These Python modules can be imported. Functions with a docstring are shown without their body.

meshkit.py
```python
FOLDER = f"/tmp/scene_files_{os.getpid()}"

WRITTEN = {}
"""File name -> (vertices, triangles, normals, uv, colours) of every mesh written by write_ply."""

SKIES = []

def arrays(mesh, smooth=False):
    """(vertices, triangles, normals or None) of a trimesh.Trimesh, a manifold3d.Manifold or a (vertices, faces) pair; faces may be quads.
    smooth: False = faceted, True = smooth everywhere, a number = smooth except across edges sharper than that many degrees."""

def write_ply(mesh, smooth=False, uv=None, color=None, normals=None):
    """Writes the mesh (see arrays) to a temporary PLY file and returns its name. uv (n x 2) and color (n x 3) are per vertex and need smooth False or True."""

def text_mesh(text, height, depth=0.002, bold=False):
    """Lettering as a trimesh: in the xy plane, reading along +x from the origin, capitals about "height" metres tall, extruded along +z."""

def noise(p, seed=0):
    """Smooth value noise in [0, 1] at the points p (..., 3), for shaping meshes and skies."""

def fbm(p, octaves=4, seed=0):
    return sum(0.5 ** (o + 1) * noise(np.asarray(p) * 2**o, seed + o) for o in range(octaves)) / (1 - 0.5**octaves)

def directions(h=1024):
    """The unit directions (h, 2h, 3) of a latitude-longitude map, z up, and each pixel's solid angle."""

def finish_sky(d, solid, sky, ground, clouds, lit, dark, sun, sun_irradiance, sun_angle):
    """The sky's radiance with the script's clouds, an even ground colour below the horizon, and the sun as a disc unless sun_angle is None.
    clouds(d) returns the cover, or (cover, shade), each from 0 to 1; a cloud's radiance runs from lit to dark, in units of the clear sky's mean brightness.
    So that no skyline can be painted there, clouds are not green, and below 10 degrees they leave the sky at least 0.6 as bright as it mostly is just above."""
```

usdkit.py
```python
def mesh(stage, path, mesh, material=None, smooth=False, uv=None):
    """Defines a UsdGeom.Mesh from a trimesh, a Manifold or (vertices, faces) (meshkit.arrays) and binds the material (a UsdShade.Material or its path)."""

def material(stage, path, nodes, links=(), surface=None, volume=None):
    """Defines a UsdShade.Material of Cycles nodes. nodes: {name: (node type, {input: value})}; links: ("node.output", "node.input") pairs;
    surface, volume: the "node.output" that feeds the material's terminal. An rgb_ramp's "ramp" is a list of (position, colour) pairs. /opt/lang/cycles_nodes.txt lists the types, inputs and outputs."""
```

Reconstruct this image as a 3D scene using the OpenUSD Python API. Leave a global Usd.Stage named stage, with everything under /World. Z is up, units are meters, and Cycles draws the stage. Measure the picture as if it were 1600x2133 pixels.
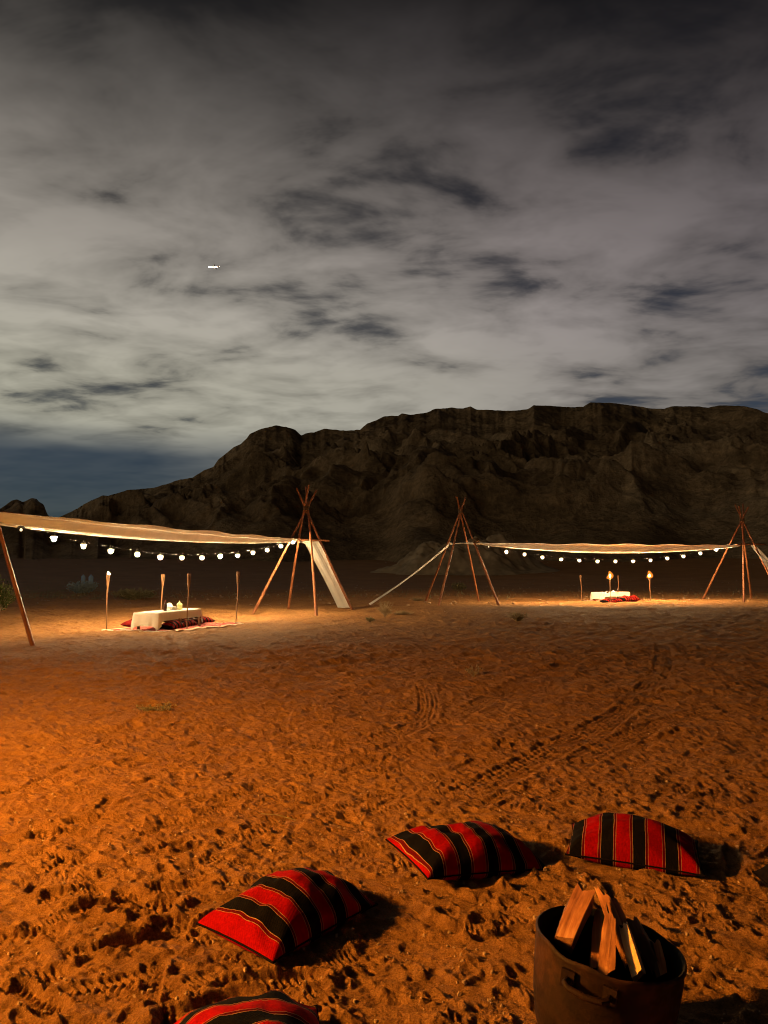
import math, random
import numpy as np
import trimesh
from scipy import ndimage
from scipy.spatial import cKDTree
import meshkit, usdkit
from pxr import Usd, UsdGeom, UsdLux, UsdShade, Gf, Sdf

stage = Usd.Stage.CreateInMemory()
UsdGeom.SetStageUpAxis(stage, 'Z'); UsdGeom.SetStageMetersPerUnit(stage, 1.0)
stage.SetDefaultPrim(UsdGeom.Xform.Define(stage, '/World').GetPrim())
UsdGeom.Scope.Define(stage, '/World/Looks')
PI = math.pi
rng = np.random.default_rng(11)

# ------------------------------------------------------------------ camera, sky, moonlight, exposure
EYE, FPX, PITCH = 1.5, 1480.0, math.radians(4.87)
cam = UsdGeom.Camera.Define(stage, '/World/camera')
cam.AddTranslateOp().Set(Gf.Vec3d(0, 0, EYE)); cam.AddRotateXOp().Set(90 + math.degrees(PITCH))
cam.CreateHorizontalApertureAttr(36.0); cam.CreateVerticalApertureAttr(48.0)
cam.CreateFocalLengthAttr(36.0 * FPX / 1600); cam.CreateClippingRangeAttr(Gf.Vec2f(0.05, 20000))
cam.CreateExposureAttr(0.0)

MOON_EL, MOON_AZ = math.radians(20), math.radians(-112)      # azimuth clockwise from +y
md = np.array([math.cos(MOON_EL) * math.sin(MOON_AZ), math.cos(MOON_EL) * math.cos(MOON_AZ), math.sin(MOON_EL)])
moon = UsdLux.DistantLight.Define(stage, '/World/moonlight')
moon.CreateIntensityAttr(0.058); moon.CreateAngleAttr(45.0); moon.CreateNormalizeAttr(True); moon.CreateColorAttr(Gf.Vec3f(1.0, 0.82, 0.58))
mz = Gf.Rotation(Gf.Vec3d(0, 0, 1), Gf.Vec3d(*md))
moon.AddTransformOp().Set(Gf.Matrix4d().SetRotate(mz))

SKY_N = {
    'tc': ('texture_coordinate', {}), 'sep': ('separate_xyz', {}),
    'sky': ('sky_texture', {'sky_type': 'single_scattering', 'sun_disc': False, 'sun_elevation': MOON_EL, 'sun_rotation': MOON_AZ}),
    'bw': ('rgb_to_bw', {}),
    # the cloud sheet: direction projected onto a plane overhead
    'zden': ('math', {'math_type': 'add', 'value2': 0.10}), 'zmax': ('math', {'math_type': 'maximum', 'value2': 0.02}),
    'px': ('math', {'math_type': 'divide'}), 'py': ('math', {'math_type': 'divide'}), 'pv': ('combine_xyz', {'z': 3.7}),
    'mp': ('mapping', {'mapping_type': 'point', 'location': (61.2, 40.9, 0.0), 'rotation': (0, 0, 0.25), 'scale': (0.85, 1.15, 1.0)}),
    'nbig': ('noise_texture', {'scale': 0.95, 'detail': 3.0, 'roughness': 0.5, 'distortion': 0.3}),
    'nmid': ('noise_texture', {'scale': 2.6, 'detail': 7.0, 'roughness': 0.55, 'distortion': 0.4}),
    'nfin': ('noise_texture', {'scale': 5.0, 'detail': 5.0, 'roughness': 0.5, 'distortion': 0.4}),
    'sum1': ('math', {'math_type': 'multiply_add', 'value2': 0.55}),
    'sum2': ('math', {'math_type': 'multiply_add', 'value2': 0.34}),
    'nbs': ('math', {'math_type': 'multiply', 'value2': 0.5}),
    # brightness of the cloud deck against elevation: city glow low down
    'elv': ('rgb_ramp', {'ramp': [(0.0, (3.4, 3.5, 3.2)), (0.10, (2.9, 2.88, 2.65)), (0.20, (3.2, 3.12, 2.72)), (0.26, (3.25, 3.12, 2.72)), (0.33, (3.3, 3.1, 2.82)), (0.41, (2.6, 2.39, 2.22)), (0.49, (1.72, 1.57, 1.46)), (0.57, (0.88, 0.81, 0.76)), (0.65, (0.30, 0.28, 0.27)), (1.0, (0.14, 0.135, 0.13))]}),
    # the glow of a far town lies to the left, beyond the plain
    'gd': ('vector_math', {'math_type': 'dot_product', 'vector2': (-0.60, 0.80, 0.0)}), 'gh': ('math', {'math_type': 'multiply_add', 'value2': 0.5, 'value3': 0.5}),
    'azc': ('rgb_ramp', {'ramp': [(0.0, (0.07, 0.068, 0.075)), (0.45, (0.13, 0.125, 0.14)), (0.66, (0.40, 0.375, 0.42)), (0.80, (0.74, 0.70, 0.73)), (0.90, (0.98, 0.96, 0.92)), (0.97, (1.06, 1.05, 0.97)), (1.0, (1.14, 1.14, 1.03))]}),
    'c1': ('mix_color', {'blend_type': 'multiply', 'fac': 1.0, 'use_clamp': False}),
    'shade': ('rgb_ramp', {'ramp': [(0.0, (0.42,) * 3), (0.30, (0.56,) * 3), (0.42, (0.80,) * 3), (0.52, (1.0,) * 3), (0.64, (1.22,) * 3), (1.0, (1.4,) * 3)]}),
    'c2': ('mix_color', {'blend_type': 'multiply', 'fac': 1.0, 'use_clamp': False}),
    # gaps, where the night sky shows through
    'gap': ('map_range', {'range_type': 'smoothstep', 'from_min': 0.465, 'from_max': 0.24, 'to_min': 0.0, 'to_max': 0.78}),
    'gband': ('rgb_ramp', {'ramp': [(0.0, (0.9,) * 3), (0.50, (1.0,) * 3), (0.60, (0.45,) * 3), (0.70, (0.2,) * 3), (1.0, (0.2,) * 3)]}), 'gapm': ('math', {'math_type': 'multiply'}),
    'skyk': ('mix_color', {'blend_type': 'multiply', 'fac': 1.0, 'use_clamp': False, 'b': (0.082, 0.108, 0.145)}),
    'lift': ('rgb_ramp', {'ramp': [(0.0, (1.0,) * 3), (0.08, (1.0,) * 3), (0.16, (1.05,) * 3), (0.24, (0.75,) * 3), (0.34, (0.6,) * 3), (0.5, (0.36,) * 3), (0.65, (0.25,) * 3), (1.0, (0.2,) * 3)]}),
    'gapc': ('mix_color', {'blend_type': 'multiply', 'fac': 1.0, 'use_clamp': False}),
    # the clear strip under the deck's lower edge
    'edge': ('math', {'math_type': 'multiply_add', 'value2': 0.05}),
    'strip': ('map_range', {'range_type': 'smoothstep', 'from_min': 0.232, 'from_max': 0.180, 'to_min': 0.0, 'to_max': 0.93}),
    'sside': ('map_range', {'range_type': 'smoothstep', 'from_min': 0.08, 'from_max': -0.36, 'to_min': 0.12, 'to_max': 1.0}),
    'stripm': ('math', {'math_type': 'multiply'}),
    'cov': ('math', {'math_type': 'maximum'}),
    'fin': ('mix_color', {'blend_type': 'mix', 'use_clamp': False}),
    'bg': ('background_shader', {'strength': 0.1}),
}
SKY_L = [('tc.generated', 'sep.vector'), ('sep.z', 'zmax.value1'), ('zmax.value', 'zden.value1'), ('sep.x', 'px.value1'), ('zden.value', 'px.value2'),
         ('sep.y', 'py.value1'), ('zden.value', 'py.value2'), ('px.value', 'pv.x'), ('py.value', 'pv.y'), ('pv.vector', 'mp.vector'),
         ('mp.vector', 'nbig.vector'), ('mp.vector', 'nmid.vector'), ('mp.vector', 'nfin.vector'),
         ('nbig.fac', 'nbs.value1'), ('nmid.fac', 'sum1.value1'), ('nbs.value', 'sum1.value3'), ('nfin.fac', 'sum2.value1'), ('sum1.value', 'sum2.value3'),
         ('sep.z', 'elv.fac'), ('tc.generated', 'gd.vector1'), ('gd.value', 'gh.value1'), ('gh.value', 'azc.fac'), ('elv.color', 'c1.a'), ('azc.color', 'c1.b'),
         ('c1.result', 'c2.a'), ('shade.color', 'c2.b'),
         ('sky.color', 'skyk.a'), ('sep.z', 'lift.fac'), ('skyk.result', 'gapc.a'), ('lift.color', 'gapc.b'),
         ('nbig.fac', 'edge.value1'), ('sep.z', 'edge.value3'), ('edge.value', 'strip.value'), ('sep.x', 'sside.value'), ('strip.result', 'stripm.value1'), ('sside.result', 'stripm.value2'),
         ('sep.z', 'gband.fac'), ('gap.result', 'gapm.value1'), ('gband.color', 'gapm.value2'), ('gapm.value', 'cov.value1'), ('stripm.value', 'cov.value2'), ('cov.value', 'fin.fac'), ('c2.result', 'fin.a'), ('gapc.result', 'fin.b'), ('fin.result', 'bg.color')]
# the sum of the three noises, brought back to about 0..1
SKY_N['norm'] = ('map_range', {'range_type': 'linear', 'from_min': 0.39, 'from_max': 0.99, 'to_min': 0.0, 'to_max': 1.0})
SKY_L += [('sum2.value', 'norm.value'), ('norm.result', 'shade.fac'), ('norm.result', 'gap.value')]
sky_mat = usdkit.material(stage, '/World/Looks/night_sky', SKY_N, SKY_L, surface='bg.background')
dome = UsdLux.DomeLight.Define(stage, '/World/sky')
UsdShade.MaterialBindingAPI.Apply(dome.GetPrim()).Bind(sky_mat)
dome.GetPrim().SetCustomDataByKey('kind', 'structure')

FIRE_P = (-4.7, 2.4, 2.4)                 # the fire basket beyond the left edge
FIRE_S, BULB_S, TORCH_S = 1650.0, 2000.0, 17000.0
FIRE_C, BULB_C, TORCH_C = (1.0, 0.415, 0.045), (1.0, 0.72, 0.37), (1.0, 0.40, 0.08)

# ------------------------------------------------------------------ helpers
_used = {}
def path_for(name, parent):
    base = f'{parent}/{name}'
    n = _used.get(base, 0); _used[base] = n + 1
    return base if n == 0 else f'{base}_{n:03d}'

def tag(p, label=None, cat=None, group=None, kind=None):
    for k, v in (('label', label), ('category', cat), ('group', group), ('kind', kind)):
        if v: p.SetCustomDataByKey(k, v)
    return p

def thing(name, label, cat, loc=(0, 0, 0), rotz=0.0, group=None, kind=None):
    x = UsdGeom.Xform.Define(stage, path_for(name, '/World'))
    x.AddTranslateOp().Set(Gf.Vec3d(*map(float, loc)))
    if rotz: x.AddRotateZOp().Set(math.degrees(rotz))
    tag(x.GetPrim(), label, cat, group, kind)
    x_loc[str(x.GetPath())] = np.array(loc, float)
    return x
x_loc = {}

def part(name, mesh, mat, parent, smooth=35, label=None, uv=None, world=False, kind=None):
    """a mesh under a thing (or a part); world=True: its vertices are in world coordinates"""
    ppath = str(parent.GetPath())
    v, f, n = meshkit.arrays(mesh, smooth if uv is None else True)
    if world: v = v - x_loc['/'.join(ppath.split('/')[:3])]
    m = UsdGeom.Mesh.Define(stage, path_for(name, ppath))
    from pxr import Vt
    m.CreatePointsAttr(Vt.Vec3fArray.FromNumpy(v.astype(np.float32)))
    m.CreateFaceVertexCountsAttr(Vt.IntArray.FromNumpy(np.full(len(f), 3, np.int32)))
    m.CreateFaceVertexIndicesAttr(Vt.IntArray.FromNumpy(f.astype(np.int32).ravel()))
    m.CreateSubdivisionSchemeAttr('none')
    if n is not None:
        m.CreateNormalsAttr(Vt.Vec3fArray.FromNumpy(n.astype(np.float32))); m.SetNormalsInterpolation('vertex')
    if uv is not None:
        UsdGeom.PrimvarsAPI(m).CreatePrimvar('st', Sdf.ValueTypeNames.TexCoord2fArray, 'vertex').Set(Vt.Vec2fArray.FromNumpy(np.asarray(uv, np.float32)))
    UsdShade.MaterialBindingAPI.Apply(m.GetPrim()).Bind(mat)
    tag(m.GetPrim(), label, None, None, kind)
    return m

def copy_of(src, name, label, loc, rotz=0.0, scale=1.0, group=None):
    x = UsdGeom.Xform.Define(stage, path_for(name, '/World'))
    p = x.GetPrim(); p.GetReferences().AddInternalReference(src.GetPath()); p.SetInstanceable(True)
    x.ClearXformOpOrder()
    x.MakeMatrixXform().Set(Gf.Matrix4d().SetScale(scale) * Gf.Matrix4d().SetRotate(Gf.Rotation(Gf.Vec3d(0, 0, 1), math.degrees(rotz))) * Gf.Matrix4d().SetTranslate(Gf.Vec3d(*map(float, loc))))
    was = src.GetPrim().GetCustomData()
    tag(p, label, was.get('category'), group or was.get('group'))
    return x

def ray(u, v):
    a, b = (u - 800) / FPX, (1066.5 - v) / FPX
    c, s = math.cos(PITCH), math.sin(PITCH)
    return np.array([a, c - b * s, s + b * c])
def gp(u, v, z=0.0):
    d = ray(u, v); return np.array([0, 0, EYE]) + d * ((z - EYE) / d[2])
def at_y(u, v, y):
    d = ray(u, v); return np.array([0, 0, EYE]) + d * (y / d[1])
def on_line(u, v, A, B):
    """where the pixel's ray meets the upright plane through A and B"""
    d = ray(u, v); A, B = np.array(A[:2], float), np.array(B[:2], float)
    n = np.array([-(B - A)[1], (B - A)[0]])
    return np.array([0, 0, EYE]) + d * ((n @ A) / (n @ d[:2]))

def tube(pts, radii, sides=8, cap=True):
    p = np.asarray(pts, float); k = len(p)
    r = np.broadcast_to(np.asarray(radii, float), (k,))
    t = np.gradient(p, axis=0); t /= np.linalg.norm(t, axis=1, keepdims=True) + 1e-12
    ref = np.array([0, 0, 1.0]) if abs(t[0, 2]) < 0.9 else np.array([1.0, 0, 0])
    a = np.cross(t, ref); a /= np.linalg.norm(a, axis=1, keepdims=True) + 1e-12
    b = np.cross(t, a); g = np.arange(sides) * 2 * PI / sides
    v = p[:, None] + r[:, None, None] * (np.cos(g)[None, :, None] * a[:, None] + np.sin(g)[None, :, None] * b[:, None])
    v = v.reshape(-1, 3); f = []
    for i in range(k - 1):
        for j in range(sides):
            q = (i * sides + j, i * sides + (j + 1) % sides, (i + 1) * sides + (j + 1) % sides, (i + 1) * sides + j)
            f += [(q[0], q[2], q[1]), (q[0], q[3], q[2])]
    if cap:
        n = len(v); v = np.vstack([v, p[:1], p[-1:]])
        for j in range(sides):
            f += [(n, j, (j + 1) % sides), (n + 1, (k - 1) * sides + (j + 1) % sides, (k - 1) * sides + j)]
    return trimesh.Trimesh(v, np.array(f), process=False)

def lathe(prof, n=24, center=(0, 0, 0)):
    pr = np.asarray(prof, float); g = np.arange(n) * 2 * PI / n; k = len(pr)
    v = np.stack([pr[:, None, 0] * np.cos(g), pr[:, None, 0] * np.sin(g), np.broadcast_to(pr[:, None, 1], (k, n))], -1).reshape(-1, 3) + np.array(center)
    i, j = np.meshgrid(np.arange(k - 1), np.arange(n), indexing='ij')
    q = np.stack([i * n + j, i * n + (j + 1) % n, (i + 1) * n + (j + 1) % n, (i + 1) * n + j], -1).reshape(-1, 4)
    return trimesh.Trimesh(v, np.vstack([q[:, :3], q[:, [0, 2, 3]]]), process=False)

def grid_faces(nr, nc, flip=False):
    i, j = np.meshgrid(np.arange(nr - 1), np.arange(nc - 1), indexing='ij')
    q = np.stack([i * nc + j, i * nc + j + 1, (i + 1) * nc + j + 1, (i + 1) * nc + j], -1).reshape(-1, 4)
    if flip: q = q[:, ::-1]
    return np.vstack([q[:, :3], q[:, [0, 2, 3]]])

def box(sx, sy, sz, c=(0, 0, 0), ang=0.0):
    m = trimesh.creation.box([sx, sy, sz])
    if ang: m.apply_transform(trimesh.transformations.rotation_matrix(ang, [0, 0, 1]))
    m.apply_translation(c); return m
cat_ = trimesh.util.concatenate

def smoothstep(x, a, b):
    t = np.clip((x - a) / (b - a), 0, 1); return t * t * (3 - 2 * t)

# ------------------------------------------------------------------ materials
L = '/World/Looks/'
def mat(name, nodes, links, surface='p.BSDF'): return usdkit.material(stage, L + name, nodes, links, surface=surface)

def simple(name, col, rough=0.8, vary=0.25, scale=8.0, bump=0.0, bscale=60.0, metallic=0.0, spec=0.3, sheen=0.0):
    c = np.array(col, float)
    n = {'g': ('geometry', {}), 't': ('texture_coordinate', {}), 'n': ('noise_texture', {'scale': scale, 'detail': 4.0, 'roughness': 0.6}),
         'r': ('rgb_ramp', {'ramp': [(0.25, tuple(c * (1 - vary))), (0.75, tuple(np.minimum(c * (1 + vary), 0.95)))]}),
         'p': ('principled_bsdf', {'roughness': rough, 'metallic': metallic, 'specular_ior_level': spec, 'sheen_weight': sheen})}
    l = [('t.object', 'n.vector'), ('n.fac', 'r.fac'), ('r.color', 'p.base_color')]
    if bump:
        n['bn'] = ('noise_texture', {'scale': bscale, 'detail': 4.0, 'roughness': 0.6}); n['b'] = ('bump', {'strength': bump, 'distance': 0.01})
        l += [('t.object', 'bn.vector'), ('bn.fac', 'b.height'), ('b.normal', 'p.normal')]
    return mat(name, n, l)

SAND = mat('desert_sand', {
    'g': ('geometry', {}),
    'nb': ('noise_texture', {'scale': 0.35, 'detail': 4.0, 'roughness': 0.6}),
    'ns': ('noise_texture', {'scale': 9.0, 'detail': 5.0, 'roughness': 0.65}),
    'nf': ('noise_texture', {'scale': 45.0, 'detail': 6.0, 'roughness': 0.75}),
    'rb': ('rgb_ramp', {'ramp': [(0.3, (0.225, 0.100, 0.031)), (0.7, (0.295, 0.140, 0.046))]}),
    'rs': ('rgb_ramp', {'ramp': [(0.28, (0.66, 0.62, 0.58)), (0.5, (0.95, 0.95, 0.95)), (0.75, (1.12, 1.1, 1.06))]}),
    'ng': ('noise_texture', {'scale': 150.0, 'detail': 3.0, 'roughness': 0.8}), 'rg': ('rgb_ramp', {'ramp': [(0.32, (0.55, 0.53, 0.51)), (0.5, (0.98, 0.98, 0.98)), (0.66, (1.36, 1.38, 1.36))]}), 'mx2': ('mix_color', {'blend_type': 'multiply', 'fac': 1.0, 'use_clamp': False}),
    'mx': ('mix_color', {'blend_type': 'multiply', 'fac': 1.0, 'use_clamp': False}),
    'vo': ('voronoi_texture', {'scale': 85.0, 'randomness': 1.0}),
    'vr': ('rgb_ramp', {'ramp': [(0.0, (1, 1, 1)), (0.10, (1, 1, 1)), (0.17, (0, 0, 0)), (1.0, (0, 0, 0))]}),
    'wn': ('separate_color', {}),
    'pk': ('math', {'math_type': 'greater_than', 'value2': 0.95}),
    'pm': ('math', {'math_type': 'multiply'}),
    'mg': ('mix_color', {'blend_type': 'mix', 'use_clamp': False, 'b': (0.50, 0.31, 0.15)}),
    'hs': ('math', {'math_type': 'multiply_add', 'value2': 0.5}),
    'h2': ('math', {'math_type': 'multiply_add', 'value2': 0.25}),
    'b': ('bump', {'strength': 1.0, 'distance': 0.05}),
    'p': ('principled_bsdf', {'roughness': 0.95, 'specular_ior_level': 0.12, 'diffuse_roughness': 0.6})},
    [('g.position', 'nb.vector'), ('g.position', 'ns.vector'), ('g.position', 'nf.vector'), ('g.position', 'vo.vector'),
     ('nb.fac', 'rb.fac'), ('ns.fac', 'rs.fac'), ('rb.color', 'mx.a'), ('rs.color', 'mx.b'),
     ('vo.distance', 'vr.fac'), ('vo.color', 'wn.color'), ('wn.r', 'pk.value1'), ('vr.color', 'pm.value1'), ('pk.value', 'pm.value2'),
     ('g.position', 'ng.vector'), ('ng.fac', 'rg.fac'), ('mx.result', 'mx2.a'), ('rg.color', 'mx2.b'), ('pm.value', 'mg.fac'), ('mx2.result', 'mg.a'), ('mg.result', 'p.base_color'),
     ('nf.fac', 'hs.value1'), ('ns.fac', 'hs.value3'), ('pm.value', 'h2.value1'), ('hs.value', 'h2.value3'), ('h2.value', 'b.height'), ('b.normal', 'p.normal')])

ROCK = mat('brown_rock', {
    'g': ('geometry', {}), 'mp': ('mapping', {'mapping_type': 'point', 'rotation': (0.22, 0.12, 0.0), 'scale': (0.8, 0.8, 1.1)}),
    'nb': ('noise_texture', {'scale': 0.022, 'detail': 5.0, 'roughness': 0.62, 'distortion': 0.5}),
    'nl': ('noise_texture', {'scale': 0.16, 'detail': 6.0, 'roughness': 0.65}),
    'nf': ('noise_texture', {'scale': 0.8, 'detail': 6.0, 'roughness': 0.7}),
    'rb': ('rgb_ramp', {'ramp': [(0.30, (0.15, 0.094, 0.042)), (0.48, (0.25, 0.160, 0.074)), (0.60, (0.34, 0.225, 0.11)), (0.72, (0.46, 0.33, 0.175))]}),
    'rl': ('rgb_ramp', {'ramp': [(0.3, (0.5, 0.49, 0.47)), (0.55, (1.0, 1.0, 1.0)), (0.75, (1.25, 1.22, 1.18))]}),
    'rf': ('rgb_ramp', {'ramp': [(0.3, (0.55, 0.54, 0.52)), (0.5, (1.0, 1.0, 1.0)), (0.7, (1.5, 1.48, 1.42))]}), 'mx': ('mix_color', {'blend_type': 'multiply', 'fac': 1.0, 'use_clamp': False}), 'mx2': ('mix_color', {'blend_type': 'multiply', 'fac': 1.0, 'use_clamp': False}),
    'h': ('math', {'math_type': 'multiply_add', 'value2': 0.6}),
    'b': ('bump', {'strength': 1.0, 'distance': 1.6}),
    'p': ('principled_bsdf', {'roughness': 0.95, 'specular_ior_level': 0.1})},
    [('g.position', 'nb.vector'), ('g.position', 'mp.vector'), ('mp.vector', 'nl.vector'), ('g.position', 'nf.vector'),
     ('nb.fac', 'rb.fac'), ('nl.fac', 'rl.fac'), ('rb.color', 'mx.a'), ('rl.color', 'mx.b'), ('nf.fac', 'rf.fac'), ('mx.result', 'mx2.a'), ('rf.color', 'mx2.b'), ('mx2.result', 'p.base_color'),
     ('nf.fac', 'h.value1'), ('nl.fac', 'h.value3'), ('h.value', 'b.height'), ('b.normal', 'p.normal')])

BAMBOO = mat('bamboo', {
    't': ('texture_coordinate', {}), 'n': ('noise_texture', {'scale': 3.0, 'detail': 5.0, 'roughness': 0.6}),
    'r': ('rgb_ramp', {'ramp': [(0.3, (0.13, 0.042, 0.016)), (0.55, (0.21, 0.075, 0.028)), (0.75, (0.30, 0.125, 0.05))]}),
    'p': ('principled_bsdf', {'roughness': 0.55, 'specular_ior_level': 0.2})},
    [('t.object', 'n.vector'), ('n.fac', 'r.fac'), ('r.color', 'p.base_color')])
STICK = simple('dry_cane', (0.15, 0.072, 0.032), 0.6, 0.25, 12.0)
ROPE = simple('dark_rope', (0.07, 0.045, 0.025), 0.9, 0.3, 40.0)
RUST = mat('sooty_metal', {
    't': ('texture_coordinate', {}), 'n': ('noise_texture', {'scale': 5.0, 'detail': 7.0, 'roughness': 0.65, 'distortion': 0.4}),
    's': ('noise_texture', {'scale': 28.0, 'detail': 5.0, 'roughness': 0.7}),
    'r': ('rgb_ramp', {'ramp': [(0.3, (0.007, 0.003, 0.0015)), (0.52, (0.018, 0.0066, 0.003)), (0.70, (0.055, 0.019, 0.007))]}),
    'rr': ('rgb_ramp', {'ramp': [(0.3, (0.5,) * 3), (0.7, (0.85,) * 3)]}),
    'b': ('bump', {'strength': 0.5, 'distance': 0.004}),
    'p': ('principled_bsdf', {'metallic': 0.0, 'specular_ior_level': 0.12})},
    [('t.object', 'n.vector'), ('t.object', 's.vector'), ('n.fac', 'r.fac'), ('r.color', 'p.base_color'), ('s.fac', 'rr.fac'), ('rr.color', 'p.roughness'), ('s.fac', 'b.height'), ('b.normal', 'p.normal')])
SOOT = simple('black_soot', (0.010, 0.008, 0.007), 0.95, 0.4, 20.0, 0.5, 60.0, spec=0.1)

def cloth_mat(name, col, transl=0.35, weave=260.0):
    return mat(name, {
        't': ('texture_coordinate', {}), 'n': ('noise_texture', {'scale': 3.0, 'detail': 5.0, 'roughness': 0.6}),
        'r': ('rgb_ramp', {'ramp': [(0.3, tuple(np.array(col) * 0.86)), (0.7, col)]}),
        'w': ('noise_texture', {'scale': weave, 'detail': 2.0}), 'b': ('bump', {'strength': 0.25, 'distance': 0.004}),
        'd': ('diffuse_bsdf', {'roughness': 0.4}), 's': ('translucent_bsdf', {}), 'm': ('mix_closure', {'fac': transl})},
        [('t.object', 'n.vector'), ('n.fac', 'r.fac'), ('t.object', 'w.vector'), ('w.fac', 'b.height'), ('b.normal', 'd.normal'),
         ('r.color', 'd.color'), ('r.color', 's.color'), ('d.BSDF', 'm.closure1'), ('s.BSDF', 'm.closure2')], surface='m.closure')
CANVAS = cloth_mat('cream_canvas', (0.82, 0.78, 0.70), 0.3)
LINEN = cloth_mat('white_table_linen', (0.62, 0.58, 0.53), 0.15)

def stripes(name, period=0.155, phase=0.0):
    red, dred, white, black = (0.21, 0.0015, 0.0015), (0.07, 0.0015, 0.0015), (0.24, 0.13, 0.07), (0.0045, 0.0035, 0.004)
    st = [(0.0, red), (0.42, white), (0.432, dred), (0.505, white), (0.518, black), (0.905, white), (0.918, dred), (0.984, white), (1.0, red)]
    return mat(name, {
        'uv': ('uvmap', {'attribute': 'st'}), 'sp': ('separate_xyz', {}),
        'wb': ('noise_texture', {'scale': 7.0, 'detail': 2.0}), 'wo': ('math', {'math_type': 'multiply_add', 'value2': 0.012}),
        'k': ('math', {'math_type': 'multiply_add', 'value2': 1.0 / period, 'value3': phase}), 'fr': ('math', {'math_type': 'fraction'}),
        'r': ('rgb_ramp', {'ramp': st, 'interpolate': False}),
        'yw': ('math', {'math_type': 'multiply', 'value2': 520.0}), 'ys': ('math', {'math_type': 'sine'}),
        'xw': ('math', {'math_type': 'multiply', 'value2': 900.0}), 'xs': ('math', {'math_type': 'sine'}), 'xy': ('math', {'math_type': 'multiply'}),
        'nv': ('noise_texture', {'scale': 90.0, 'detail': 4.0}), 'nr': ('rgb_ramp', {'ramp': [(0.3, (0.78,) * 3), (0.7, (1.1,) * 3)]}),
        'mx': ('mix_color', {'blend_type': 'multiply', 'fac': 1.0, 'use_clamp': False}),
        'b': ('bump', {'strength': 0.35, 'distance': 0.0015}),
        'p': ('principled_bsdf', {'roughness': 1.0, 'specular_ior_level': 0.03})},
        [('uv.UV', 'sp.vector'), ('uv.UV', 'wb.vector'), ('wb.fac', 'wo.value1'), ('sp.x', 'wo.value3'), ('wo.value', 'k.value1'), ('k.value', 'fr.value1'), ('fr.value', 'r.fac'),
         ('sp.y', 'yw.value1'), ('yw.value', 'ys.value1'), ('sp.x', 'xw.value1'), ('xw.value', 'xs.value1'), ('xs.value', 'xy.value1'), ('ys.value', 'xy.value2'), ('xy.value', 'b.height'), ('b.normal', 'p.normal'),
         ('uv.UV', 'nv.vector'), ('nv.fac', 'nr.fac'), ('r.color', 'mx.a'), ('nr.color', 'mx.b'), ('mx.result', 'p.base_color')])
STRIPE = stripes('red_black_stripes', 0.155, 0.08)
STRIPE_B = stripes('red_black_stripes_shifted', 0.155, 0.50)
BLACKCLOTH = simple('black_wool', (0.006, 0.004, 0.005), 1.0, 0.3, 30.0, spec=0.03)
REDCLOTH = simple('dark_red_wool', (0.11, 0.008, 0.007), 1.0, 0.3, 20.0, spec=0.03)

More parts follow.
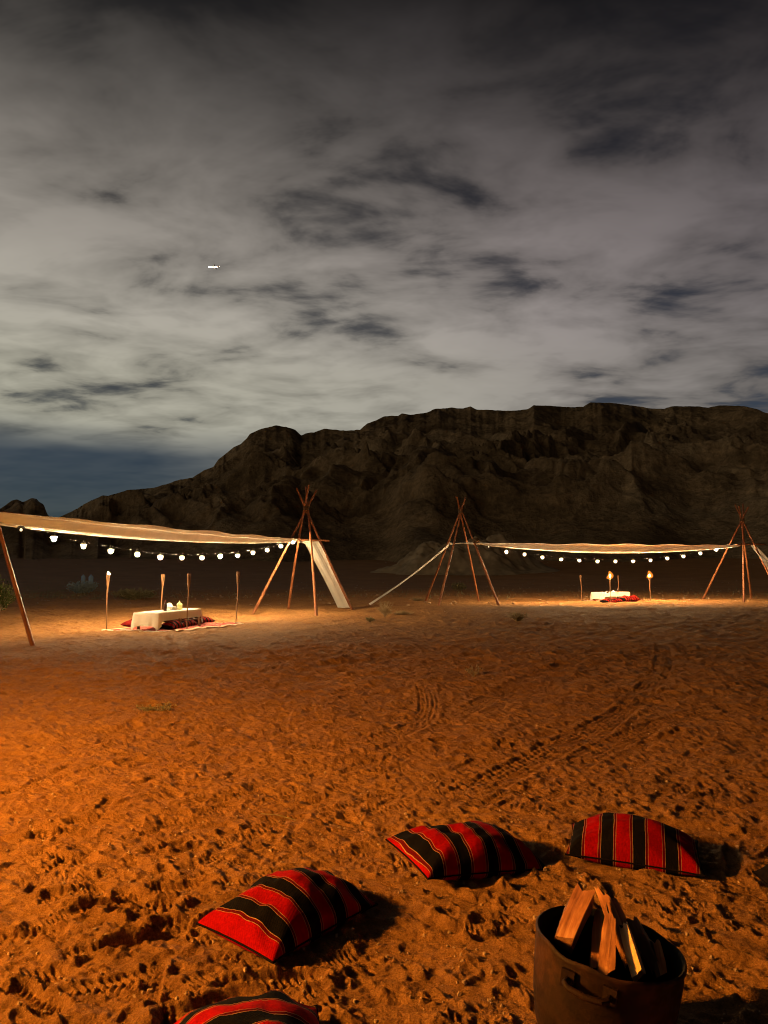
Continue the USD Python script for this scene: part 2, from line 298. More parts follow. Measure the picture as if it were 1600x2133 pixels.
def wood(name, dark, mid, pale):
    return mat(name, {
        't': ('texture_coordinate', {}), 'mp': ('mapping', {'mapping_type': 'point', 'scale': (60.0, 60.0, 5.0)}),
        'n': ('noise_texture', {'scale': 1.0, 'detail': 6.0, 'roughness': 0.65, 'distortion': 0.6}),
        'q': ('noise_texture', {'scale': 9.0, 'detail': 3.0}),
        'ad': ('math', {'math_type': 'multiply_add', 'value2': 0.5}), 'hf': ('math', {'math_type': 'multiply', 'value2': 0.5}),
        'r': ('rgb_ramp', {'ramp': [(0.32, dark), (0.5, mid), (0.66, pale)]}),
        'b': ('bump', {'strength': 0.9, 'distance': 0.006}),
        'p': ('principled_bsdf', {'roughness': 0.75, 'specular_ior_level': 0.2})},
        [('t.object', 'mp.vector'), ('mp.vector', 'n.vector'), ('t.object', 'q.vector'), ('q.fac', 'hf.value1'), ('n.fac', 'ad.value1'), ('hf.value', 'ad.value3'), ('ad.value', 'r.fac'), ('r.color', 'p.base_color'), ('n.fac', 'b.height'), ('b.normal', 'p.normal')])
WOOD_RED = wood('split_wood_red', (0.12, 0.035, 0.012), (0.30, 0.11, 0.038), (0.48, 0.24, 0.10))
WOOD_PALE = wood('split_wood_pale', (0.32, 0.15, 0.05), (0.55, 0.32, 0.13), (0.68, 0.46, 0.22))
WOOD_BARK = wood('firewood_bark', (0.03, 0.014, 0.008), (0.09, 0.036, 0.018), (0.15, 0.065, 0.032))
PLAIN_WOOD = wood('dark_table_wood', (0.05, 0.022, 0.01), (0.09, 0.04, 0.018), (0.14, 0.07, 0.03))

def emit(name, col, s): return mat(name, {'e': ('emission', {'color': col, 'strength': s})}, [], surface='e.emission')
BULB = emit('lit_bulb_glass', BULB_C, BULB_S)
BULB_DIM = emit('dim_bulb_glass', BULB_C, 2.0)
TORCHFLAME = emit('torch_flame', TORCH_C, TORCH_S)
SMALLFLAME = emit('small_flame', (1.0, 0.7, 0.35), 30.0)
FIREFLAME = emit('fire_flame', FIRE_C, FIRE_S)
LANTERN_GLOW = emit('lantern_glow', (1.0, 0.80, 0.18), 0.9)
PLANE_LIGHT = emit('aircraft_lamp', (1.0, 0.85, 0.6), 40.0)
PLANE_WARM = emit('aircraft_warm_window', (1.0, 0.6, 0.35), 12.0)
FLAMEHALO = mat('flame_outer_tongue', {'e': ('emission', {'color': (1.0, 0.24, 0.03), 'strength': 1.35}), 'tr': ('transparent_bsdf', {}), 'm': ('mix_closure', {'fac': 0.6})},
    [('tr.BSDF', 'm.closure1'), ('e.emission', 'm.closure2')], surface='m.closure')
SOCKET = simple('black_socket', (0.02, 0.018, 0.016), 0.5, 0.1)
CHINA = simple('white_china', (0.75, 0.72, 0.68), 0.25, 0.05, spec=0.5)
DARKGLASS = simple('dark_bottle_glass', (0.03, 0.012, 0.008), 0.15, 0.1, spec=0.6)
WHITEMETAL = simple('cream_painted_metal', (0.62, 0.55, 0.30), 0.5, 0.1)
AIRFRAME = simple('aircraft_skin', (0.6, 0.6, 0.62), 0.35, 0.05)
STONE = simple('pale_pebble', (0.30, 0.19, 0.11), 0.85, 0.4, 3.0)
BLUEPOST = simple('blue_grey_plastic', (0.22, 0.34, 0.52), 0.7, 0.3, 2.0)

def leaf(name, a, b, tr=0.3):
    return mat(name, {'o': ('geometry', {}), 'r': ('rgb_ramp', {'ramp': [(0.0, a), (1.0, b)]}),
        'd': ('diffuse_bsdf', {}), 's': ('translucent_bsdf', {}), 'm': ('mix_closure', {'fac': tr})},
        [('o.random_per_island', 'r.fac'), ('r.color', 'd.color'), ('r.color', 's.color'), ('d.BSDF', 'm.closure1'), ('s.BSDF', 'm.closure2')], surface='m.closure')
LEAF_GREEN = leaf('olive_leaf', (0.06, 0.07, 0.02), (0.17, 0.17, 0.06))
LEAF_DRY = leaf('dry_grey_leaf', (0.26, 0.19, 0.10), (0.50, 0.38, 0.22), 0.5)
LEAF_BLUE = leaf('blue_grey_leaf', (0.28, 0.33, 0.33), (0.52, 0.58, 0.58))
LEAF_DULL = leaf('dull_olive_leaf', (0.20, 0.17, 0.09), (0.42, 0.36, 0.21))
TWIG = simple('dry_twig', (0.26, 0.18, 0.10), 0.9, 0.3, 20.0)

# ------------------------------------------------------------------ the ground
def octnoise(shape, res, waves, seed):
    out = np.zeros(shape, np.float32); r = np.random.default_rng(seed)
    for w, a, ridged in waves:
        n0, n1 = int(shape[0] * res / w) + 4, int(shape[1] * res / w) + 4
        g = r.standard_normal((n0, n1)).astype(np.float32)
        yy = (np.arange(shape[0], dtype=np.float32) * res / w + 1.0); xx = (np.arange(shape[1], dtype=np.float32) * res / w + 1.0)
        # separable cubic resampling
        t = ndimage.spline_filter(g, order=3).astype(np.float32)
        m = sep_resample(t, yy, xx)
        out += a * (np.exp(-(m / 0.2) ** 2) if ridged else m)
    return out
def bspl(t):
    return np.stack([(1 - t) ** 3 / 6, (3 * t ** 3 - 6 * t ** 2 + 4) / 6, (-3 * t ** 3 + 3 * t ** 2 + 3 * t + 1) / 6, t ** 3 / 6], 0)
def sep_resample(c, yy, xx):
    iy = np.floor(yy).astype(int); wy = bspl(yy - iy); ix = np.floor(xx).astype(int); wx = bspl(xx - ix)
    rows = sum(wy[k][:, None] * c[np.clip(iy - 1 + k, 0, c.shape[0] - 1)] for k in range(4))
    return sum(wx[k][None, :] * rows[:, np.clip(ix - 1 + k, 0, c.shape[1] - 1)] for k in range(4)).astype(np.float32)

NX0, NX1, NY0, NY1, NR = -7.0, 8.0, 0.6, 16.0, 0.008
nshape = (int((NY1 - NY0) / NR) + 1, int((NX1 - NX0) / NR) + 1)
near = octnoise(nshape, NR, [(0.45, 0.005, False), (0.20, 0.0025, False), (0.26, 0.0065, True), (0.13, 0.0070, True), (0.09, 0.0026, False), (0.05, 0.0026, False), (0.026, 0.0022, False)], 3)
nmask = np.zeros(nshape, np.float32)

def stamp(cx, cy, ang, depth, kind, r, length=0.29):
    R = int((length * 0.72) / NR); ix, iy = int((cx - NX0) / NR), int((cy - NY0) / NR)
    if ix < R or iy < R or ix >= nshape[1] - R - 1 or iy >= nshape[0] - R - 1: return
    sl = (slice(iy - R, iy + R + 1), slice(ix - R, ix + R + 1))
    k = np.arange(-R, R + 1) * NR; X, Y = np.meshgrid(k, k)
    a = X * math.cos(ang) + Y * math.sin(ang); b = -X * math.sin(ang) + Y * math.cos(ang)
    hw = 0.047 * (length / 0.29) * (1 - 0.26 * np.exp(-((a + 0.03) / 0.05) ** 2) + 0.06 * np.exp(-((a - 0.07) / 0.05) ** 2))
    e = np.sqrt((a / (length / 2)) ** 4 + (b / hw) ** 4 + 1e-9) ** 0.5
    sd = (e - 1) * 0.05
    m = 1 - smoothstep(sd, -0.012, 0.006)
    if kind == 0: tr = 0.0075 * np.sin(2 * PI * (a + 0.7 * np.abs(b)) / 0.030)
    elif kind == 1: tr = 0.0055 * np.sin(2 * PI * a / 0.021)
    elif kind == 2: tr = 0.0065 * np.sign(np.sin(2 * PI * (a + 0.5 * b) / 0.036)) * np.sign(np.sin(2 * PI * b / 0.05 + 0.6))
    else: tr = 0.0 * a
    tilt = a * r.normal(0, 0.03) + b * r.normal(0, 0.06)
    new = -depth + tr + tilt
    rim = depth * 0.6 * np.exp(-((sd - 0.011) / 0.011) ** 2) * (0.5 + 0.8 * (np.sin(np.arctan2(b, a) * 2 + r.uniform(0, 6)) > 0))
    near[sl] = near[sl] * (1 - m * 0.9) + new * m + rim * (1 - m); nmask[sl] = nmask[sl] * (1 - 0.6 * smoothstep(sd, 0.03, 0.0)) + m * 0.6 if False else np.maximum(nmask[sl] * 0.8, m)

def track(pix, width, depth, kind):
    global near
    P = np.array([gp(u, v)[:2] for u, v in pix]); s = np.linspace(0, len(P) - 1, 900)
    from scipy.interpolate import make_interp_spline
    C = make_interp_spline(np.arange(len(P)), P, k=min(3, len(P) - 1))(s)
    T = np.gradient(C, axis=0); arc = np.concatenate([[0], np.cumsum(np.linalg.norm(np.diff(C, axis=0), axis=1))]); T /= np.linalg.norm(T, axis=1, keepdims=True)
    x0, x1, y0, y1 = C[:, 0].min() - .4, C[:, 0].max() + .4, C[:, 1].min() - .4, C[:, 1].max() + .4
    j0, j1 = max(0, int((x0 - NX0) / NR)), min(nshape[1] - 1, int((x1 - NX0) / NR)); i0, i1 = max(0, int((y0 - NY0) / NR)), min(nshape[0] - 1, int((y1 - NY0) / NR))
    if j1 <= j0 or i1 <= i0: return
    X, Y = np.meshgrid(NX0 + np.arange(j0, j1) * NR, NY0 + np.arange(i0, i1) * NR)
    d, k = cKDTree(C).query(np.stack([X.ravel(), Y.ravel()], 1), distance_upper_bound=width)
    ok = np.isfinite(d); kk = k[ok]; dx = np.stack([X.ravel()[ok], Y.ravel()[ok]], 1) - C[kk]
    lat = T[kk, 0] * dx[:, 1] - T[kk, 1] * dx[:, 0]; al = arc[kk] + (dx * T[kk]).sum(1)
    m = 1 - smoothstep(np.abs(lat), width * 0.44, width * 0.52)
    pat = 0.006 * np.sin(2 * PI * lat / (width / 5.0)) + (0.004 * np.sign(np.sin(2 * PI * (al + 0.6 * np.abs(lat)) / 0.075)) if kind else 0)
    fade = smoothstep(al, 0, 0.8) * smoothstep(arc[-1] - al, 0, 0.8)
    rim = 0.007 * np.exp(-((np.abs(lat) - width * 0.56) / 0.025) ** 2)
    z = near[i0:i1, j0:j1].copy().ravel(); w = fade * m
    z[ok] = z[ok] * (1 - 0.88 * w) + (-depth + pat) * w + rim * fade
    near[i0:i1, j0:j1] = z.reshape(i1 - i0, j1 - j0)
for tr_ in [([(1340, 1290), (1370, 1320), (1384, 1365), (1374, 1410), (1335, 1452), (1285, 1490), (1205, 1535), (1080, 1600), (900, 1680)], 0.30, .022, 1),
            ([(1352, 1440), (1300, 1480), (1240, 1530), (1190, 1560)], 0.24, .018, 1),
            ([(1230, 1370), (1150, 1400), (1080, 1425), (990, 1470), (900, 1510)], 0.28, .016, 0),
            ([(395, 1345), (420, 1370), (410, 1400), (380, 1415)], 0.26, .016, 1), ([(230, 1360), (215, 1390), (240, 1410)], 0.26, .014, 0),
            ([(880, 1420), (895, 1470), (850, 1520), (700, 1560), (520, 1560)], 0.26, .016, 1), ([(1000, 1345), (900, 1360), (760, 1380)], 0.28, .014, 0),
            ([(1560, 1470), (1400, 1500), (1250, 1560), (1150, 1600)], 0.28, .018, 1)]:
    track(tr_[0], tr_[1], tr_[2] * 0.42, tr_[3])
fr = np.random.default_rng(5)
for k in range(2000):
    y = 0.8 + 14.5 * fr.random() ** 1.25; x = fr.uniform(-1, 1) * min(7.2, 1.3 + 0.62 * y) + 0.3
    stamp(x, y, fr.uniform(0, 2 * PI) if fr.random() < .5 else fr.normal(0.5, 0.5), fr.uniform(0.004, 0.009), fr.choice([0, 1, 2, 3, 3], p=[.34, .26, .18, .12, .10]), fr, fr.uniform(0.24, 0.31))
# the crisp tread prints of the foreground
for (u, v, an) in [(235, 1890, .5), (300, 1895, .45), (330, 1935, .4), (215, 1985, .45), (300, 1965, .5), (540, 2055, .1), (590, 2048, .15), (430, 1925, .5), (80, 2090, -.6), (160, 1870, .4), (380, 1850, .3), (120, 1740, .5), (200, 1710, .4), (350, 1770, .8), (60, 1960, .3), (420, 2110, .4)]:
    p = gp(u, v); stamp(p[0], p[1], an, 0.02, 0 if u % 3 else 2, fr, 0.30)
# loose drag marks and kicked-up furrows by the cushions and the pot
for k in range(170):
    u, v = fr.uniform(760, 1600), fr.uniform(1680, 2125); p = gp(u, v)
    stamp(p[0], p[1], fr.normal(-0.45, 0.35), fr.uniform(0.007, 0.013), 3, fr, fr.uniform(0.16, 0.42))

near = near + octnoise(nshape, NR, [(0.020, 0.0030, False), (0.038, 0.0026, False), (0.07, 0.0046, True), (0.042, 0.0042, True)], 33) * (1 - 0.75 * nmask)

FX0, FX1, FY0, FY1, FR = -50.0, 50.0, 0.0, 75.0, 0.045
far = octnoise((int((FY1 - FY0) / FR) + 1, int((FX1 - FX0) / FR) + 1), FR, [(6.0, 0.035, False), (1.6, 0.018, False), (0.7, 0.015, False), (0.42, 0.018, True), (0.30, 0.009, False), (0.24, 0.020, True), (0.14, 0.009, False)], 8)

def sample(mp, x, y, x0, y0, res):
    return ndimage.map_coordinates(mp, [(y - y0) / res, (x - x0) / res], order=1, mode='nearest')

def macro(x, y):
    r = np.hypot(x, y)
    h = 0.10 * np.exp(-((y - 28.6 - 0.10 * (x - 8) * 0.2) / 1.3) ** 2) * smoothstep(x, 2.5, 6.0)
    h = h + 4.6 * smoothstep(r, 62.0, 150.0) ** 1.3
    return h
def ground(x, y):
    x, y = np.asarray(x, float), np.asarray(y, float)
    r = np.hypot(x, y)
    wn = smoothstep(x, NX0, NX0 + 1.2) * (1 - smoothstep(x, NX1 - 1.2, NX1)) * (1 - smoothstep(y, 13.5, NY1 - 0.2)) * smoothstep(y, NY0, NY0 + .3)
    wf = 1 - smoothstep(r, 55, 72)
    wf = wf * (0.35 + 0.65 * smoothstep(r, 6, 14))
    return macro(x, y) + wn * sample(near, x, y, NX0, NY0, NR) + wf * sample(far, x, y, FX0, FY0, FR)
def gz(p): return float(ground(np.array([p[0]]), np.array([p[1]]))[0])
def gl(u, v):
    p = gp(u, v); return np.array([p[0], p[1], gz(p)])

az = np.radians(np.concatenate([np.arange(-180, -60, 6.0), np.arange(-60, -36, 1.5), np.arange(-36, 36.001, 0.1), np.arange(37.5, 60, 1.5), np.arange(60, 181, 6.0)]))
rad = np.concatenate([[0.02, 0.3, 0.6, 0.9, 1.2], np.exp(np.arange(math.log(1.5), math.log(70), 0.0031)), np.exp(np.linspace(math.log(70.3), math.log(2600), 80))])
A, R_ = np.meshgrid(az, rad)
gx, gy = R_ * np.sin(A), R_ * np.cos(A)
gzv = ground(gx.ravel(), gy.ravel()).reshape(gx.shape)
gm = (np.stack([gx, gy, gzv], -1).reshape(-1, 3), grid_faces(len(rad), len(az), flip=True))
g = usdkit.mesh(stage, '/World/ground', gm, SAND, smooth=True)
tag(g.GetPrim(), 'trampled orange desert sand full of footprints and tyre tracks', 'ground', kind='structure')

# ------------------------------------------------------------------ the mountain
SKYLINE = [(-900, 960), (-700, 985), (-500, 1005), (-350, 990), (-200, 1010), (-90, 1050), (-30, 1066), (0, 1060), (25, 1042), (36, 1040), (47, 1046), (56, 1042), (67, 1037), (76, 1039), (82, 1045), (92, 1052), (95, 1062), (100, 1073), (107, 1079), (120, 1079),
    (150, 1065), (190, 1042), (215, 1032), (225, 1033), (265, 1021), (320, 1016), (345, 1009), (370, 1000), (400, 995), (425, 980), (445, 972), (455, 957), (487, 931), (500, 926), (515, 912), (520, 904), (545, 893), (575, 886), (595, 889), (615, 895), (627, 907),
    (640, 902), (655, 900), (675, 893), (697, 895), (720, 897), (750, 895), (765, 882), (782, 876), (800, 867), (830, 866), (837, 861), (855, 864), (890, 859), (905, 852), (940, 849), (965, 851), (980, 846), (992, 853), (1025, 854), (1065, 856), (1100, 852), (1112, 844),
    (1145, 845), (1180, 848), (1215, 847), (1230, 838), (1275, 839), (1320, 845), (1360, 851), (1385, 851), (1400, 846), (1450, 846), (1475, 849), (1500, 844), (1550, 846), (1580, 853), (1595, 860), (1640, 868), (1720, 862), (1850, 880), (2000, 870), (2300, 905), (2700, 900)]
sk = np.array([ray(u, v) for u, v in SKYLINE]); sk_az = np.arctan2(sk[:, 0], sk[:, 1]); sk_el = sk[:, 2] / np.hypot(sk[:, 0], sk[:, 1])
maz = np.radians(np.concatenate([np.arange(-58, -34, 0.5), np.arange(-34, 34, 0.068), np.arange(34, 58, 0.5)]))
mrho = np.concatenate([np.linspace(98, 335, 400), np.linspace(337, 460, 18)])
MA, MR = np.meshgrid(maz, mrho)
mx_, my_ = MR * np.sin(MA), MR * np.cos(MA)
tgt = np.interp(maz, sk_az, sk_el)
tgt = tgt + 0.0011 * (meshkit.fbm(np.stack([maz * 260, 0 * maz, 0 * maz], -1), 4, 7) - 0.5)
P3 = np.stack([mx_, my_, np.zeros_like(mx_)], -1)
warp = np.stack([meshkit.fbm(P3 / 38, 3, 21), meshkit.fbm(P3 / 38, 3, 22), np.zeros_like(mx_)], -1) - np.array([.5, .5, 0])
Pw = P3 + warp * 34
def ridged(p, o, s): return 1 - np.abs(2 * meshkit.fbm(p, o, s) - 1)
foot = 122 + 26 * (meshkit.fbm(np.stack([MA * 7, 0 * MA, 0 * MA], -1), 3, 31) - 0.5) - 16 * np.exp(-((MA - math.radians(3)) / .05) ** 2)
ridge = 275 + 60 * (meshkit.fbm(np.stack([MA * 5, 0 * MA, 0 * MA], -1), 3, 33) - 0.5)
t = np.clip((MR - foot) / (ridge - foot), 0, None)
H = tgt[None, :] * ridge + EYE
up = np.clip(t, 0, 1)
prof = 0.86 * up + 0.14 * smoothstep(up, 0.75, 1.02)
env = smoothstep(up, 0.02, 0.3) * (1 - 0.6 * smoothstep(up, 0.55, 0.95))
sh = np.stack([(Pw[..., 0] + 0.95 * Pw[..., 1]) / 21, (Pw[..., 1] - 0.6 * Pw[..., 0]) / 80, 0 * mx_], -1); diag = ridged(sh, 4, 61) - 0.68
big = ridged(Pw / 62, 3, 41) - 0.72; midn = ridged(Pw / 22, 4, 43) - 0.72; fin = ridged(Pw / 8, 4, 44) - 0.72; fine = meshkit.fbm(Pw / 5.0, 4, 46) - 0.5
z = prof * H + env * (H * 0.32 * (big + .06) + 11.0 * (midn + .04) + 13.0 * diag + 4.5 * fin + 3.4 * fine)
strat = z * 0.75 + mx_ * 0.30 + 7 * (meshkit.fbm(P3 / 30, 3, 51) - .5)
ph = (strat / 4.6) % 1.0
z = z + env * 1.3 * (smoothstep(ph, 0.0, 0.22) - ph)
mac = macro(mx_, my_)
z = np.where(t <= 0, -1.0 - 0.02 * (foot - MR), z - 0.5) + mac * (1 - smoothstep(up, 0, 0.6))
back = MR > ridge
z = np.where(back, z - (MR - ridge) * 0.35, z)
for _ in range(5):                                   # the skyline stands at its height
    el = (z - EYE) / MR; k = el.argmax(0); cur = el.max(0); dlt = tgt - cur
    dlt = ndimage.gaussian_filter1d(dlt, (40, 12, 4, 1.2, 0.01)[_])
    q_ = MR / MR[k, np.arange(len(maz))][None, :]
    w = np.clip((q_ - 0.42) / 0.58, 0, 1) if _ < 3 else smoothstep(q_, 0.8, 1.0)
    z = z + w * dlt[None, :] * MR
mm = (np.stack([mx_, my_, z], -1).reshape(-1, 3), grid_faces(len(mrho), len(maz), flip=True))
m_ = usdkit.mesh(stage, '/World/mountain', mm, ROCK, smooth=True)
tag(m_.GetPrim(), 'dark brown craggy mountain ridge rising behind the camp', 'mountain', kind='structure')

oc = gp(945, 1222); oc = oc / np.linalg.norm(oc[:2]) * 104.0
OX, OY = np.meshgrid(np.linspace(-17, 17, 150), np.linspace(-9, 9, 90), indexing='ij')
op = np.stack([OX, OY, 0 * OX], -1)
oh = (5.4 * np.exp(-((OX - 4) / 7.0) ** 2 - (OY / 5.0) ** 2) + 2.2 * np.exp(-((OX + 5) / 5.0) ** 2 - ((OY + 1) / 4.5) ** 2)) * (0.25 + 1.5 * meshkit.fbm(op / 4.5, 5, 71)) + 2.0 * (ridged(op / 3.4, 4, 72) - .7) * np.exp(-(OX / 11) ** 2 - (OY / 6.0) ** 2) - 0.5
OUTROCK = simple('pale_outcrop_rock', (0.34, 0.24, 0.13), 0.95, 0.5, 0.6, 1.0, 2.0, spec=0.05)
om = UsdGeom.Xform.Define(stage, '/World/rocky_outcrop'); x_loc['/World/rocky_outcrop'] = np.zeros(3)
part('rock_face', (np.stack([oc[0] + OX, oc[1] + OY, macro(oc[0] + OX, oc[1] + OY) + oh], -1).reshape(-1, 3), grid_faces(150, 90, flip=True)), OUTROCK, om, True)
tag(om.GetPrim(), 'low paler rocky outcrop at the mountain foot between the two canopies', 'outcrop', kind='structure')

# ------------------------------------------------------------------ tepee frames
def bamboo(p0, p1, r0, r1, r, bow=0.03):
    p0, p1 = np.array(p0, float), np.array(p1, float); ln = np.linalg.norm(p1 - p0)
    s, rr = [0.0], [1.0]; k = r.uniform(0.15, 0.4)
    while k < ln - 0.05:
        for d, q in ((-0.03, 1.0), (0.0, 1.13), (0.03, 1.0)): s.append(k + d); rr.append(q)
        k += r.uniform(0.32, 0.44)
    s.append(ln); rr.append(1.0); s = np.array(s) / ln
    off = r.normal(0, 1, 3) * bow; off -= off @ (p1 - p0) * (p1 - p0) / ln ** 2
    pts = p0 + np.outer(s, p1 - p0) + np.outer(np.sin(PI * s), off)
    return tube(pts, (r0 + (r1 - r0) * s) * np.array(rr), 10)

def tepee(label, feet, apex, over, rods, seed, rad0=0.055):
    r = np.random.default_rng(seed); apex = np.array(apex, float)
    c = np.mean(feet, axis=0); base = np.array([c[0], c[1], 0.0])
    t = thing('tepee_frame', label, 'tepee frame', base, group='tepee frames of crossed poles')
    for i, f in enumerate(feet):
        f = np.array([f[0], f[1], gz(f) - 0.06]); d = (apex - f) / np.linalg.norm(apex - f)
        side = np.cross(d, [0, 0, 1]); side /= np.linalg.norm(side)
        a = apex + side * 0.05 + np.array([0, 0, 0.04 * (i - 1.5)])
        d = (a - f) / np.linalg.norm(a - f)
        part('pole', bamboo(f, a + d * over[i], rad0, rad0 * 0.62, r), BAMBOO, t, world=True)
    for p0, p1 in rods:
        part('crossbar', bamboo(p0, p1, 0.042, 0.036, r, 0.01), BAMBOO, t, world=True)
    th = np.linspace(0, 2 * PI * 5, 70)
    part('lashing', tube(apex + np.stack([np.cos(th) * 0.105, np.sin(th) * 0.105, np.linspace(-0.08, 0.08, 70)], -1), 0.016, 5), ROPE, t, world=True)
    return t

F2 = [gp(525, 1277), gp(600, 1270), gp(659, 1281), gp(735, 1268)]
A2 = at_y(638, 1059, 27.0)
BAR2 = (at_y(598, 1122, 26.6), at_y(685, 1126, 27.95))
tepee('bamboo tepee frame holding the long left canopy, cloth strip falling on its right', F2, A2, [.85, 1.0, .95, .85], [BAR2], 1)
F3 = [gp(885, 1255), gp(913, 1262), gp(998, 1253), gp(1040, 1262)]
A3 = at_y(960, 1065, 33.8)
BAR3 = (at_y(926, 1134, 33.3), at_y(996, 1130, 33.4))
tepee('bamboo tepee frame with a pale twisted strip running down to its left', F3, A3, [.75, .8, .8, .75], [], 2)
F4 = [gp(1463, 1250), gp(1550, 1257), gp(1566, 1250), gp(1632, 1256)]
A4 = at_y(1546, 1083, 36.3)
BAR4 = (at_y(1534, 1135, 36.0), at_y(1594, 1134, 36.6))
tepee('dim bamboo tepee frame at the far right edge holding the right canopy', F4, A4, [.85, .95, .85, .85], [BAR4], 3)
A1 = np.array([-8.75, 15.2, 4.0])
F1 = [gp(70, 1350), np.array([-8.4, 13.4, 0]), np.array([-10.4, 14.8, 0]), np.array([-10.3, 16.9, 0])]
BAR1 = (np.array([-8.9, 14.6, 2.8]), np.array([-8.2, 16.1, 2.8]))
tepee('tepee frame at the left edge, only one thick slanting pole in view', F1, A1, [.8] * 4, [BAR1], 4, 0.047)

# ------------------------------------------------------------------ canopies
def surf(fn, ns, nt):
    S, T = np.meshgrid(np.linspace(0, 1, ns), np.linspace(-1, 1, nt), indexing='ij')
    return (fn(S, T).reshape(-1, 3), grid_faces(ns, nt))

def canopy(P0, P1, width, belly, w0, w1, seed, edge_sag=0.05):
    P0, P1 = np.array(P0, float), np.array(P1, float); d = P1 - P0; d[2] = 0; d /= np.linalg.norm(d)
    n = np.array([d[1], -d[0], 0]);  n = n if n @ (-P0 * [1, 1, 0]) > 0 else -n        # towards the camera
    r = np.random.default_rng(seed); phs = r.uniform(0, 6.28, 6)
    def fn(S, T):
        full = np.sin(PI * np.clip(S, 0, 1)) ** 0.75
        wl = (w0 * (1 - S) + w1 * S); w = wl + (width - wl) * full
        T2 = T + 0.035 * np.sin(5 * S + phs[0])
        c = P0 + S[..., None] * (P1 - P0)
        lat = T * w / 2 * (1 - 0.06 * full * np.sin(9 * T + phs[1]))
        z = -edge_sag * full - belly * full * (1 - T ** 2) ** 0.8
        z = z + (0.09 * full + 0.05) * np.sin(T2 * PI * 3.2 + phs[2] + 0.8 * np.sin(S * 3 + phs[3])) * (1 - T ** 4)
        z = z + (0.014 * full + 0.01) * np.sin(T2 * PI * 7.5 + phs[4] + 1.4 * np.sin(S * 4)) * (1 - T ** 4)
        z = z - 0.06 * full * (T > 0) * T ** 6 * (1 + np.sin(S * 37 + phs[5])) * 0.5
        return c + lat[..., None] * n + np.stack([0 * z, 0 * z, z], -1)
    return surf(fn, 90, 64)

def strip(a0, b0, a1, b1, depth, seed, n=40):
    """a hanging cloth strip from the edge a0-b0 to the edge a1-b1"""
    a0, b0, a1, b1 = (np.array(q, float) for q in (a0, b0, a1, b1)); nr = np.cross(b0 - a0, a1 - a0); nr /= np.linalg.norm(nr)
    r = np.random.default_rng(seed); ph_ = r.uniform(0, 6, 4)
    def fn(S, T):
        q = (T + 1) / 2
        c = (a0 * (1 - S)[..., None] + a1 * S[..., None]) * (1 - q)[..., None] + (b0 * (1 - S)[..., None] + b1 * S[..., None]) * q[..., None]
        o = depth * (np.sin(T * 5 + ph_[0] + 0.8 * S) + 0.12 * np.sin(T * 19 + ph_[1])) * 0.5 - 0.10 * np.sin(PI * S)
        return c + o[..., None] * nr
    return surf(fn, n, 36)

C1a, C1b = np.array([-9.25, 13.74, 2.77]), np.array([-3.35, 26.9, 2.73])
cl = thing('shade_canopy', 'long cream cloth canopy slung over the left table from frame to frame', 'canopy', (-6, 21, 2.8), group='cream canopies')
part('awning', canopy(C1a, C1b, 2.0, 0.20, 1.3, 0.30, 1, 0.02), CANVAS, cl, smooth=True, world=True)
part('awning', strip(at_y(632, 1128, 27.15), at_y(664, 1128, 27.75), gp(704, 1266), gp(731, 1266), 0.028, 5), CANVAS, cl, smooth=True, world=True, label='plain cloth end hanging down to the sand')
part('gathered_end', strip(C1b + [-.1, .0, .06], C1b + [.1, -.02, -.1], at_y(632, 1126, 27.15), at_y(664, 1128, 27.75), 0.03, 6, 12), CANVAS, cl, smooth=True, world=True)
C2a, C2b = at_y(1000, 1132, 33.4), at_y(1538, 1136, 36.1)
cl2 = thing('shade_canopy', 'narrow cream cloth canopy stretched level above the right table with lit torches', 'canopy', (11, 35, 2.9), group='cream canopies')
part('awning', canopy(C2a, C2b, 1.9, 0.30, 0.20, 0.3, 2, 0.0), CANVAS, cl2, smooth=True, world=True)
p0 = at_y(936, 1133, 33.7); p1 = gp(771, 1260)
part('awning', strip(p0 + [0.03, -.32, .06], p0 + [-.03, .32, -.1], p1 + [0, -.4, .02], p1 + [-.05, .4, .02], 0.06, 8), CANVAS, cl2, smooth=True, world=True, label='twisted cloth strip pulled down to the sand')
part('gathered_end', tube([p0, p0 + (BAR3[0] - p0) * .4 + [.25, 0, .02], p0 * .55 + C2a * .45 + [0, 0, .03], C2a], [0.06, 0.03, 0.022, 0.07], 8), CANVAS, cl2, world=True)
part('knot', trimesh.Trimesh(*(lambda m: (m.vertices * [0.17, 0.12, 0.13] + at_y(990, 1126, 33.4) + [0, -.1, 0], m.faces))(trimesh.creation.icosphere(2)), process=False), ROPE, cl2, world=True)
q0 = at_y(1562, 1136, 36.4)
part('awning', strip(q0 + [-.1, -.3, 0], q0 + [.45, .35, 0], gp(1640, 1258), gp(1675, 1256), 0.05, 9), CANVAS, cl2, smooth=True, world=True, label='cloth end hanging beside the right frame')

